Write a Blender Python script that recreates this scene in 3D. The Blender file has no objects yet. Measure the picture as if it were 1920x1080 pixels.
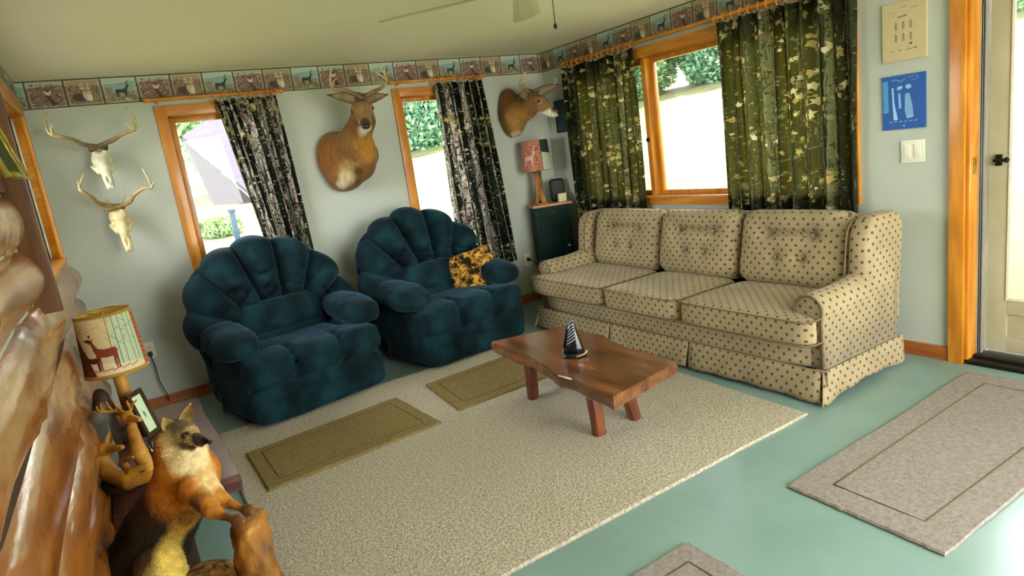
import bpy, bmesh, math, random
import numpy as np
from mathutils import Vector, Matrix

R = math.radians
PI = math.pi
SC = bpy.context.scene
COL = SC.collection
random.seed(7)
rng = np.random.default_rng(7)

# ------------------------------------------------------------------ camera, sky, sun, exposure
CAM = np.array([-3.5963, -4.9991, 1.416])
YAW, PITCH, ROLL, FPX = R(59.2846), R(-12.108), R(-7.9633), 1218.57
_f = np.array([math.cos(PITCH) * math.cos(YAW), math.cos(PITCH) * math.sin(YAW), math.sin(PITCH)])
_r = np.array([math.sin(YAW), -math.cos(YAW), 0.0])
_u = np.cross(_r, _f)
CR = math.cos(ROLL) * _r + math.sin(ROLL) * _u
CU = -math.sin(ROLL) * _r + math.cos(ROLL) * _u
cam = bpy.data.cameras.new('camera')
cam.sensor_width = 36.0
cam.lens = FPX / 1920 * 36.0
cam.clip_start = 0.02
cam.clip_end = 500
camo = bpy.data.objects.new('camera', cam)
COL.objects.link(camo)
m4 = Matrix.Identity(4)
for i in range(3):
    m4[i][0], m4[i][1], m4[i][2], m4[i][3] = CR[i], CU[i], -_f[i], CAM[i]
camo.matrix_world = m4
SC.camera = camo

w = bpy.data.worlds.new('sky')
SC.world = w
w.use_nodes = True
nt = w.node_tree
bg = nt.nodes['Background']
sky = nt.nodes.new('ShaderNodeTexSky')
sky.sky_type = 'HOSEK_WILKIE'
sky.sun_direction = Vector((0.35, 0.45, 0.82)).normalized()
sky.turbidity = 4.0
sky.ground_albedo = 0.5
mixw = nt.nodes.new('ShaderNodeMix'); mixw.data_type = 'RGBA'
mixw.inputs[0].default_value = 0.75
mixw.inputs[7].default_value = (0.92, 0.92, 0.90, 1)
nt.links.new(sky.outputs[0], mixw.inputs[6])
nt.links.new(mixw.outputs[2], bg.inputs[0])
bg.inputs[1].default_value = 4.6

sun = bpy.data.lights.new('sun', 'SUN')
sun.energy = 9.0
sun.angle = R(1.0)
sun.color = (1.0, 0.95, 0.84)
suno = bpy.data.objects.new('sun', sun)
COL.objects.link(suno)
suno.rotation_euler = Vector((0.30, 0.36, 0.95)).to_track_quat('Z', 'Y').to_euler()

SC.view_settings.view_transform = 'Standard'
SC.view_settings.look = 'None'
SC.view_settings.exposure = 2.12
SC.view_settings.gamma = 1.0
SC.view_settings.use_curve_mapping = False
SC.cycles.use_denoising = True
SC.cycles.max_bounces = 8
SC.cycles.diffuse_bounces = 5
SC.cycles.transparent_max_bounces = 12
SC.cycles.sample_clamp_indirect = 6.0


def portal(loc, rot, sx, sy):
    l = bpy.data.lights.new('window_portal', 'AREA')
    l.shape = 'RECTANGLE'; l.size = sx; l.size_y = sy
    l.cycles.is_portal = True
    o = bpy.data.objects.new('window_portal', l)
    COL.objects.link(o); o.location = loc; o.rotation_euler = rot
    return o


# ------------------------------------------------------------------ helpers
def at(px, py, ax, val):
    """point of the place seen at pixel (px, py) on the plane x/y/z = val, or at depth val ('d')"""
    d = _f + (px - 960) / FPX * CR - (py - 540) / FPX * CU
    if ax == 'd':
        return CAM + val * d
    k = 'xyz'.index(ax)
    return CAM + (val - CAM[k]) / d[k] * d


def lin(c):
    if isinstance(c, str):
        c = [int(c[i:i + 2], 16) / 255 for i in (1, 3, 5)] if c[0] == '#' else c
    return tuple(x / 12.92 if x <= .04045 else ((x + .055) / 1.055) ** 2.4 for x in c[:3])


def srgb(c):
    return np.array([int(c[i:i + 2], 16) / 255 for i in (1, 3, 5)])


def A(*p):
    return np.array(p, float)


def mat(name, c1, c2=None, rough=.6, scale=8, stretch=(1, 1, 1), bump=0, bscale=None, spec=.4, metal=0, sheen=0,
        coat=0, attr=None, img=None, uvs=1.0, c3=None, detail=4, contrast=.5, transl=0, coord='Object', tcol=None,
        bdist=.004, sub=0, bstretch=None):
    m = bpy.data.materials.new(name)
    m.use_nodes = True
    n, l = m.node_tree.nodes, m.node_tree.links
    b = n['Principled BSDF']
    b.inputs['Roughness'].default_value = rough
    b.inputs['Specular IOR Level'].default_value = spec
    b.inputs['Metallic'].default_value = metal
    if sheen:
        b.inputs['Sheen Weight'].default_value = sheen
        b.inputs['Sheen Roughness'].default_value = .4
    if coat:
        b.inputs['Coat Weight'].default_value = coat
        b.inputs['Coat Roughness'].default_value = .15
    tc = n.new('ShaderNodeTexCoord')
    mp = n.new('ShaderNodeMapping')
    l.new(tc.outputs[coord], mp.inputs[0])
    mp.inputs['Scale'].default_value = stretch
    src = None
    if img is not None:
        t = n.new('ShaderNodeTexImage'); t.image = img; t.extension = 'REPEAT'
        mu = n.new('ShaderNodeMapping'); l.new(tc.outputs['UV'], mu.inputs[0])
        mu.inputs['Scale'].default_value = (uvs, uvs, 1) if not isinstance(uvs, tuple) else (uvs[0], uvs[1], 1)
        l.new(mu.outputs[0], t.inputs[0])
        src = t.outputs[0]
    elif attr:
        a = n.new('ShaderNodeAttribute'); a.attribute_name = attr
        src = a.outputs['Color']
    if c2 is not None:
        nz = n.new('ShaderNodeTexNoise')
        nz.inputs['Scale'].default_value = scale
        nz.inputs['Detail'].default_value = detail
        l.new(mp.outputs[0], nz.inputs[0])
        if src is None:
            cr = n.new('ShaderNodeValToRGB')
            l.new(nz.outputs[0], cr.inputs[0])
            e = cr.color_ramp.elements
            e[0].position = .5 - contrast / 2 * .6; e[0].color = (*lin(c1), 1)
            e[1].position = .5 + contrast / 2 * .6; e[1].color = (*lin(c2), 1)
            if c3:
                x = e.new(.5); x.color = (*lin(c3), 1)
            src = cr.outputs[0]
        else:                                   # multiply the picture or the attribute with mottling c1..c2
            cr = n.new('ShaderNodeValToRGB')
            l.new(nz.outputs[0], cr.inputs[0])
            e = cr.color_ramp.elements
            e[0].position = .35; e[0].color = (*c1, 1) if not isinstance(c1, str) else (*lin(c1), 1)
            e[1].position = .65; e[1].color = (*c2, 1) if not isinstance(c2, str) else (*lin(c2), 1)
            mx = n.new('ShaderNodeMix'); mx.data_type = 'RGBA'; mx.blend_type = 'MULTIPLY'
            mx.inputs[0].default_value = 1
            l.new(src, mx.inputs[6]); l.new(cr.outputs[0], mx.inputs[7])
            src = mx.outputs[2]
    if src is None:
        b.inputs['Base Color'].default_value = (*lin(c1), 1)
    else:
        l.new(src, b.inputs['Base Color'])
    if bump:
        nb = n.new('ShaderNodeTexNoise')
        nb.inputs['Scale'].default_value = bscale or scale * 4
        nb.inputs['Detail'].default_value = 5
        if bstretch:
            mb = n.new('ShaderNodeMapping'); l.new(tc.outputs[coord], mb.inputs[0])
            mb.inputs['Scale'].default_value = bstretch
            l.new(mb.outputs[0], nb.inputs[0])
        else:
            l.new(mp.outputs[0], nb.inputs[0])
        bp = n.new('ShaderNodeBump')
        bp.inputs['Strength'].default_value = bump
        bp.inputs['Distance'].default_value = bdist
        l.new(nb.outputs[0], bp.inputs['Height'])
        l.new(bp.outputs[0], b.inputs['Normal'])
    if transl:
        tr = n.new('ShaderNodeBsdfTranslucent')
        if src is None:
            tr.inputs[0].default_value = (*lin(c1), 1)
        elif tcol:
            mt = n.new('ShaderNodeMix'); mt.data_type = 'RGBA'; mt.inputs[0].default_value = .16
            l.new(src, mt.inputs[6]); mt.inputs[7].default_value = (*lin(tcol), 1)
            l.new(mt.outputs[2], tr.inputs[0])
        else:
            l.new(src, tr.inputs[0])
        ms = n.new('ShaderNodeMixShader'); ms.inputs[0].default_value = transl
        l.new(b.outputs[0], ms.inputs[1]); l.new(tr.outputs[0], ms.inputs[2])
        l.new(ms.outputs[0], n['Material Output'].inputs[0])
    return m


def glass_mat(name, tint=(1, 1, 1)):
    m = bpy.data.materials.new(name)
    m.use_nodes = True
    n, l = m.node_tree.nodes, m.node_tree.links
    n.remove(n['Principled BSDF'])
    t = n.new('ShaderNodeBsdfTransparent'); t.inputs[0].default_value = (*tint, 1)
    g = n.new('ShaderNodeBsdfGlossy'); g.inputs['Roughness'].default_value = .02
    fr = n.new('ShaderNodeFresnel'); fr.inputs[0].default_value = 1.35
    ms = n.new('ShaderNodeMixShader')
    l.new(fr.outputs[0], ms.inputs[0]); l.new(t.outputs[0], ms.inputs[1]); l.new(g.outputs[0], ms.inputs[2])
    l.new(ms.outputs[0], n['Material Output'].inputs[0])
    return m


def chain(o):
    m = Matrix.Identity(4)
    while o is not None:
        m = o.matrix_basis @ m
        o = o.parent
    return m


def empty(name, loc=(0, 0, 0), rz=0):
    o = bpy.data.objects.new(name, None)
    o.empty_display_size = .1
    COL.objects.link(o)
    o.location = loc
    o.rotation_euler = (0, 0, rz)
    return o


def tag(o, label=None, cat=None, group=None, kind=None):
    if label: o['label'] = label
    if cat: o['category'] = cat
    if group: o['group'] = group
    if kind: o['kind'] = kind
    return o


def thing(name, label, cat, loc=(0, 0, 0), rz=0, group=None):
    return tag(empty(name, loc, rz), label, cat, group)


def mk(name, geo, m, parent=None, world=False, smooth=True, cols=None, uv=None, cube=None, label=None, kind=None, bevel=0, loc=None):
    """one mesh object from (verts, faces)"""
    v, f = geo[0], geo[1]
    v = np.asarray(v, float)
    if world and parent is not None:
        mi = np.array(chain(parent).inverted())
        v = v @ mi[:3, :3].T + mi[:3, 3]
    me = bpy.data.meshes.new(name)
    me.from_pydata(v.tolist(), [], [tuple(int(i) for i in q) for q in f])
    me.validate()
    if cols is None and len(geo) > 2 and geo[2] is not None:
        cols = geo[2]
    if cols is not None:
        ca = me.color_attributes.new(name='Col', type='FLOAT_COLOR', domain='POINT')
        c4 = np.ones((len(v), 4), np.float32); c4[:, :3] = cols
        ca.data.foreach_set('color', c4.ravel())
    if bevel:
        bm = bmesh.new(); bm.from_mesh(me)
        bmesh.ops.bevel(bm, geom=[e for e in bm.edges if len(e.link_faces) == 2 and e.calc_face_angle(0) > .6], offset=bevel, segments=2, affect='EDGES', profile=.7)
        bm.to_mesh(me); bm.free()
    if uv is not None:
        ul = me.uv_layers.new(name='UVMap')
        vi = np.zeros(len(me.loops), int); me.loops.foreach_get('vertex_index', vi)
        ul.data.foreach_set('uv', np.asarray(uv, np.float32)[vi].ravel())
    elif cube:
        ul = me.uv_layers.new(name='UVMap')
        co = np.zeros(len(me.vertices) * 3); me.vertices.foreach_get('co', co); co = co.reshape(-1, 3)
        uvs = np.zeros((len(me.loops), 2), np.float32)
        for p in me.polygons:
            nn = p.normal
            a = max(range(3), key=lambda i: abs(nn[i]))
            ij = ((1, 2), (0, 2), (0, 1))[a]
            for li in p.loop_indices:
                c = co[me.loops[li].vertex_index]
                uvs[li] = (c[ij[0]] * cube, c[ij[1]] * cube)
        ul.data.foreach_set('uv', uvs.ravel())
    if smooth:
        me.polygons.foreach_set('use_smooth', [True] * len(me.polygons))
        if bevel:
            me.set_sharp_from_angle(angle=R(40))
    me.materials.append(m)
    o = bpy.data.objects.new(name, me)
    COL.objects.link(o)
    if parent is not None: o.parent = parent
    if label: o['label'] = label
    if kind: o['kind'] = kind
    if loc is not None: o.location = loc
    return o


def join(*gs):
    V, F, C, n = [], [], [], 0
    for g in gs:
        V.append(np.asarray(g[0], float)); F += [tuple(i + n for i in q) for q in g[1]]
        if len(g) > 2 and g[2] is not None: C.append(np.asarray(g[2]))
        n += len(g[0])
    return (np.vstack(V), F, np.vstack(C)) if len(C) == len(gs) else (np.vstack(V), F)


def box(x0, x1, y0, y1, z0, z1):
    v = [(x, y, z) for x in (x0, x1) for y in (y0, y1) for z in (z0, z1)]
    f = [(0, 1, 3, 2), (4, 6, 7, 5), (0, 4, 5, 1), (2, 3, 7, 6), (0, 2, 6, 4), (1, 5, 7, 3)]
    return np.array(v, float), f


def xf(geo, loc=(0, 0, 0), rot=(0, 0, 0), s=(1, 1, 1)):
    from mathutils import Euler
    M = np.array(Euler(rot).to_matrix())
    return ((np.asarray(geo[0]) * np.array(s)) @ M.T + np.array(loc),) + tuple(geo[1:])


def tube(pts, rad, seg=10, caps=True, flat=1.0):
    pts = np.asarray(pts, float)
    n = len(pts)
    rad = np.full(n, rad, float) if np.isscalar(rad) else np.asarray(rad, float)
    tg = np.gradient(pts, axis=0)
    tg /= np.linalg.norm(tg, axis=1)[:, None] + 1e-12
    ref = np.array([0, 0, 1.0]) if abs(tg[0][2]) < .9 else np.array([1.0, 0, 0])
    a = np.cross(tg[0], ref); a /= np.linalg.norm(a)
    V = []
    for i in range(n):
        a = a - tg[i] * (a @ tg[i]); a /= np.linalg.norm(a)
        b = np.cross(tg[i], a)
        for k in range(seg):
            t = 2 * PI * k / seg
            V.append(pts[i] + rad[i] * (math.cos(t) * a + flat * math.sin(t) * b))
    F = [(i * seg + k, i * seg + (k + 1) % seg, (i + 1) * seg + (k + 1) % seg, (i + 1) * seg + k)
         for i in range(n - 1) for k in range(seg)]
    if caps:
        F.append(tuple(range(seg))[::-1]); F.append(tuple((n - 1) * seg + k for k in range(seg)))
    return np.array(V), F


def spline(pts, n):
    """Catmull-Rom through pts"""
    P = np.asarray(pts, float)
    P = np.vstack([2 * P[0] - P[1], P, 2 * P[-1] - P[-2]])
    m = len(P) - 3
    out = []
    for k in range(n):
        t = k / (n - 1) * m; i = min(int(t), m - 1); t -= i
        p0, p1, p2, p3 = P[i:i + 4]
        out.append(.5 * ((2 * p1) + (-p0 + p2) * t + (2 * p0 - 5 * p1 + 4 * p2 - p3) * t ** 2 + (-p0 + 3 * p1 - 3 * p2 + p3) * t ** 3))
    return np.array(out)


def loft(secs, caps=True, closed=True):
    n, s = len(secs), len(secs[0])
    V = np.vstack(secs)
    F = []
    for i in range(n - 1):
        for k in range(s if closed else s - 1):
            F.append((i * s + k, i * s + (k + 1) % s, (i + 1) * s + (k + 1) % s, (i + 1) * s + k))
    if caps:
        F.append(tuple(range(s))[::-1]); F.append(tuple((n - 1) * s + k for k in range(s)))
    return V, F


def lathe(prof, seg=24, caps=True):
    return loft([np.array([(r * math.cos(2 * PI * k / seg), r * math.sin(2 * PI * k / seg), z) for k in range(seg)]) for r, z in prof], caps)


def pad(w, h, t, nu=20, nv=20, P=6, Q=.5, n=8, dimple=None, crown=0):
    """puffed cushion, X +-w/2, Z 0..h, thickness along Y"""
    a = np.sin(np.linspace(-1, 1, nu + 1) * PI / 2)
    b = np.sin(np.linspace(-1, 1, nv + 1) * PI / 2)
    Aa, B = np.meshgrid(a, b, indexing='ij')
    nm = (np.abs(Aa) ** n + np.abs(B) ** n) ** (1 / n) + 1e-9
    k = np.maximum(np.abs(Aa), np.abs(B)) / nm
    prof = np.clip((1 - np.abs(Aa) ** P) * (1 - np.abs(B) ** P), 0, 1) ** Q
    prof = prof * (1 + crown * (1 - Aa ** 2) * (1 - B ** 2))
    X = Aa * k * w / 2; Z = B * k * h / 2 + h / 2
    Yf = -prof * t / 2
    if dimple is not None: Yf = Yf + dimple(X, Z)
    Yb = prof * t / 2
    V = np.concatenate([np.stack([X, Yf, Z], -1).reshape(-1, 3), np.stack([X, Yb, Z], -1).reshape(-1, 3)])
    N = (nu + 1) * (nv + 1); F = []
    for i in range(nu):
        for j in range(nv):
            q = (i * (nv + 1) + j, (i + 1) * (nv + 1) + j, (i + 1) * (nv + 1) + j + 1, i * (nv + 1) + j + 1)
            F.append(q); F.append(tuple(x + N for x in q[::-1]))
    # merge rim
    rim = {}
    for i in range(nu + 1):
        for j in range(nv + 1):
            if i in (0, nu) or j in (0, nv): rim[i * (nv + 1) + j + N] = i * (nv + 1) + j
    F = [tuple(rim.get(x, x) for x in q) for q in F]
    return V, F


def smoothnoise(P, seed=0, scale=1.0):
    """cheap sum-of-sines noise in -1..1 for arrays of points"""
    r = np.random.default_rng(seed)
    o = np.zeros(len(P))
    for k in range(7):
        d = r.normal(size=3); d /= np.linalg.norm(d)
        fq = scale * (1 + k * .6)
        o += np.sin(P @ d * fq + r.uniform(0, 6.28)) / (1 + k * .35)
    return o / 3.2


def nets(fn, lo, hi, h):
    """surface nets of the implicit fn < 0"""
    lo, hi = np.array(lo, float), np.array(hi, float)
    n = np.ceil((hi - lo) / h).astype(int) + 1
    g = [lo[i] + h * np.arange(n[i]) for i in range(3)]
    X, Y, Z = np.meshgrid(*g, indexing='ij')
    P = np.stack([X.ravel(), Y.ravel(), Z.ravel()], 1)
    D = fn(P).reshape(n)
    D[0, :, :] = D[-1, :, :] = 1; D[:, 0, :] = D[:, -1, :] = 1; D[:, :, 0] = D[:, :, -1] = 1
    S = D < 0
    acc = np.zeros(tuple(n - 1) + (3,)); cnt = np.zeros(tuple(n - 1))
    for ax in range(3):
        oth = [a for a in range(3) if a != ax]
        for da in (0, 1):
            for db in (0, 1):
                s0 = [slice(None)] * 3; s1 = [slice(None)] * 3
                s0[ax] = slice(0, n[ax] - 1); s1[ax] = slice(1, n[ax])
                for o_, d_ in zip(oth, (da, db)):
                    s0[o_] = slice(d_, n[o_] - 1 + d_); s1[o_] = slice(d_, n[o_] - 1 + d_)
                a, b = D[tuple(s0)], D[tuple(s1)]
                c = (a < 0) != (b < 0)
                t = np.where(c, a / np.where(c, a - b, 1), 0)
                off = np.zeros(c.shape + (3,))
                off[..., ax] = t; off[..., oth[0]] = da; off[..., oth[1]] = db
                acc += off * c[..., None]; cnt += c
    act = cnt > 0
    idx = -np.ones(cnt.shape, int); idx[act] = np.arange(act.sum())
    ijk = np.argwhere(act)
    V = lo + h * (ijk + acc[act] / cnt[act][:, None])
    F = []
    for ax in range(3):
        o1, o2 = [a for a in range(3) if a != ax]
        s0 = [slice(1, -1)] * 3; s1 = [slice(1, -1)] * 3
        s0[ax] = slice(0, n[ax] - 1); s1[ax] = slice(1, n[ax])
        a, b = S[tuple(s0)], S[tuple(s1)]
        for flag in (1, 0):
            c = np.argwhere((a != b) & (a == bool(flag)))
            c = c + 1; c[:, ax] -= 1
            def q(d1, d2):
                e = c.copy(); e[:, o1] -= d1; e[:, o2] -= d2
                return idx[e[:, 0], e[:, 1], e[:, 2]]
            Q = np.stack([q(0, 0), q(1, 0), q(1, 1), q(0, 1)], 1)
            if (flag == 1) == (ax != 1): Q = Q
            else: Q = Q[:, ::-1]
            F += Q.tolist()
    return V, F


def smin(a, b, k):
    h = np.clip(.5 + .5 * (b - a) / k, 0, 1)
    return b * (1 - h) + a * h - k * h * (1 - h)


def cap(p, a, b, ra, rb):
    a, b = np.asarray(a, float), np.asarray(b, float)
    ab = b - a
    t = np.clip((p - a) @ ab / (ab @ ab), 0, 1)
    return np.linalg.norm(p - (a + t[:, None] * ab), axis=1) - (ra + (rb - ra) * t)


def ell(p, c, r, ax=None):
    q = p - np.asarray(c)
    if ax is not None: q = q @ np.asarray(ax).T
    r = np.asarray(r, float)
    k0 = np.linalg.norm(q / r, axis=1); k1 = np.linalg.norm(q / r ** 2, axis=1)
    return k0 * (k0 - 1) / (k1 + 1e-9)


def blob(prims, k, h, clip=None, noise=0, nscale=40, pad_=.03):
    """prims: ('c',a,b,ra,rb) or ('e',centre,radii,axes)"""
    lo = np.full(3, 1e9); hi = -lo
    for q in prims:
        if q[0] == 'c':
            for p_, r_ in ((q[1], q[3]), (q[2], q[4])):
                lo = np.minimum(lo, np.asarray(p_) - r_); hi = np.maximum(hi, np.asarray(p_) + r_)
        else:
            lo = np.minimum(lo, np.asarray(q[1]) - max(q[2])); hi = np.maximum(hi, np.asarray(q[1]) + max(q[2]))
    lo -= pad_; hi += pad_

    def fn(P):
        d = None
        for q in prims:
            e = cap(P, q[1], q[2], q[3], q[4]) if q[0] == 'c' else ell(P, q[1], q[2], q[3] if len(q) > 3 else None)
            d = e if d is None else smin(d, e, k)
        if noise: d = d + noise * smoothnoise(P, 3, nscale)
        if clip is not None: d = np.maximum(d, clip(P))
        return d
    V, F = nets(fn, lo, hi, h)
    return V, F


def blend(P, base, spots):
    """vertex colours: base colour and (centre, radius, colour[, hardness]) spots"""
    C = np.tile(np.array(lin(base)), (len(P), 1))
    for s in spots:
        d = np.linalg.norm((P - np.asarray(s[0])) / np.asarray(s[1]), axis=1)
        hd = s[3] if len(s) > 3 else 3
        t = np.clip((1 - d) * hd + .5, 0, 1)[:, None]
        C = C * (1 - t) + np.array(lin(s[2])) * t
    return C


# ------------------------------------------------------------------ painted pictures (flat print on cloth, paper, wallpaper)
class Canvas:
    def __init__(s, w_, h_, c):
        s.w, s.h = w_, h_
        s.a = np.tile(srgb(c), (h_, w_, 1))

    def poly(s, pts, c, al=1.0):
        P = np.asarray(pts, float)
        x0, x1 = int(max(0, P[:, 0].min() - 1)), int(min(s.w, P[:, 0].max() + 2))
        y0, y1 = int(max(0, P[:, 1].min() - 1)), int(min(s.h, P[:, 1].max() + 2))
        if x1 <= x0 or y1 <= y0: return
        X, Y = np.meshgrid(np.arange(x0, x1) + .5, np.arange(y0, y1) + .5)
        ins = np.zeros(X.shape, bool)
        for i in range(len(P)):
            ax, ay = P[i]; bx, by = P[(i + 1) % len(P)]
            if ay == by: continue
            ins ^= ((ay > Y) != (by > Y)) & (X < (bx - ax) * (Y - ay) / (by - ay) + ax)
        r = s.a[y0:y1, x0:x1]
        r[ins] = r[ins] * (1 - al) + srgb(c) * al

    def line(s, p, q, wd, c, al=1.0):
        p, q = np.array(p, float), np.array(q, float)
        d = q - p; n = np.array([-d[1], d[0]]) / (np.linalg.norm(d) + 1e-9) * wd / 2
        s.poly([p + n, q + n, q - n, p - n], c, al)

    def lines(s, pts, wd, c, al=1.0):
        for a, b in zip(pts[:-1], pts[1:]): s.line(a, b, wd, c, al)

    def disc(s, x, y, rx, ry, c, al=1.0):
        s.poly([(x + rx * math.cos(t), y + ry * math.sin(t)) for t in np.linspace(0, 6.28, 16)[:-1]], c, al)

    def noise(s, amp, cell=1, seed=1):
        r = np.random.default_rng(seed)
        n = r.normal(size=(s.h // cell + 2, s.w // cell + 2))
        n = np.kron(n, np.ones((cell, cell)))[:s.h, :s.w]
        s.a = np.clip(s.a + amp * n[..., None], 0, 1)

    def image(s, name):
        im = bpy.data.images.new(name, s.w, s.h)
        px = np.ones((s.h, s.w, 4), np.float32)
        px[..., :3] = s.a[::-1]
        im.pixels.foreach_set(px.ravel()); im.update()
        return im


def deer_side(c, x, y, s, col, flip=1, antler=True):
    """standing deer seen from the side, feet at (x, y), height s"""
    def q(*p): return [(x + flip * a * s, y - b * s) for a, b in p]
    c.poly(q((-.38, .55), (-.3, .66), (0, .64), (.22, .68), (.34, .86), (.38, .98), (.46, .97), (.56, .9), (.55, .86), (.45, .85), (.38, .6), (.3, .42), (.0, .38), (-.3, .4)), col)
    for lx in (-.32, -.25, .22, .29): c.poly(q((lx - .03, .48), (lx + .05, .48), (lx + .02, 0), (lx - .02, 0)), col)
    c.poly(q((.37, .95), (.26, 1.02), (.36, 1.0)), col)
    if antler:
        for e in (0, .07):
            c.lines(q((.39 + e, .97), (.34 + e, 1.12), (.42 + e, 1.25), (.52 + e, 1.33)), s * .025, col)
            c.lines(q((.36 + e, 1.1), (.46 + e, 1.2)), s * .02, col)


def leaf(c, x, y, r, ang, col, al=1.0):
    pts = []
    for k in range(10):
        rr = r * (1 if k % 2 == 0 else .55) * random.uniform(.55, 1.25)
        t = ang + k * 2 * PI / 10 + random.uniform(-.2, .2)
        pts.append((x + rr * math.cos(t), y + rr * math.sin(t)))
    c.poly(pts, col, al)


def camo(name, seed, bark, size=1024):
    random.seed(seed)
    c = Canvas(size, size, '#161c12' if not bark else '#12140e')
    for k in range(60):
        x, y = random.uniform(0, size), random.uniform(0, size)
        c.disc(x, y, random.uniform(20, 90), random.uniform(60, 220), random.choice(['#27301d', '#323b25', '#1a2018', '#0d110b']), .8)
    trunks = 13 if bark else 8
    for k in range(trunks):
        x = (k + random.uniform(.1, .9)) * size / trunks; wd = random.uniform(26, 75)
        cols = ['#8b8b80', '#6a7060', '#a5a096', '#4a5240'] if bark else ['#3d4635', '#4a5140', '#2f372a', '#59604a']
        base = random.choice(cols)
        pts = [(x + random.uniform(-8, 8), j * size / 12) for j in range(13)]
        c.poly(pts + [(a + wd, b) for a, b in pts[::-1]], base)
        for j in range(230 if bark else 90):
            yy = random.uniform(0, size); xx = x + random.uniform(0, wd); L = random.uniform(10, 70)
            c.line((xx, yy), (xx + random.uniform(-5, 5), yy + L), random.uniform(2, 7),
                   random.choice(['#1a1a16', '#cfc8c0', '#b8897c', '#e8e2dc', '#3a3c34'] if bark else ['#1b2018', '#6c735c', '#262d20']), .8)
    for k in range(26):
        x, y = random.uniform(0, size), random.uniform(0, size)
        a = random.uniform(-1.2, 1.2) - PI / 2
        p = [(x, y)]
        for j in range(5):
            a += random.uniform(-.4, .4); x += 45 * math.cos(a); y += 45 * math.sin(a); p.append((x, y))
        c.lines(p, random.uniform(3, 8), random.choice(['#0b0d08', '#5b5540', '#1e1f16']))
    if bark:
        for k in range(2600):
            x, y = random.uniform(0, size), random.uniform(0, size)
            leaf(c, x, y, random.uniform(3, 11), 0, random.choice(['#0d0f0a', '#d6cec4', '#8a8a7c', '#1c2016', '#a07a6a', '#5c6450', '#14160f']), .85)
    else:
        for k in range(1500):
            x, y = random.uniform(0, size), random.uniform(0, size)
            leaf(c, x, y, random.uniform(4, 12), 0, random.choice(['#0d0f0a', '#8a8250', '#4a5236', '#1c2016', '#6a7048', '#2a3220']), .8)
    for k in range(50 if not bark else 22):
        cx, cy = random.uniform(0, size), random.uniform(0, size)
        if bark and random.random() < .6: cy = random.uniform(0, size * .3)
        for j in range(random.randint(4, 9)):
            leaf(c, cx + random.gauss(0, 38), cy + random.gauss(0, 34), random.uniform(10, 28), random.uniform(0, 6),
                 random.choice(['#a8965c', '#bcae80', '#857850', '#94844a', '#c8bc98', '#6c6444', '#545c3c']), .95)
    c.noise(.035, 2, seed)
    return c.image(name)


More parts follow.
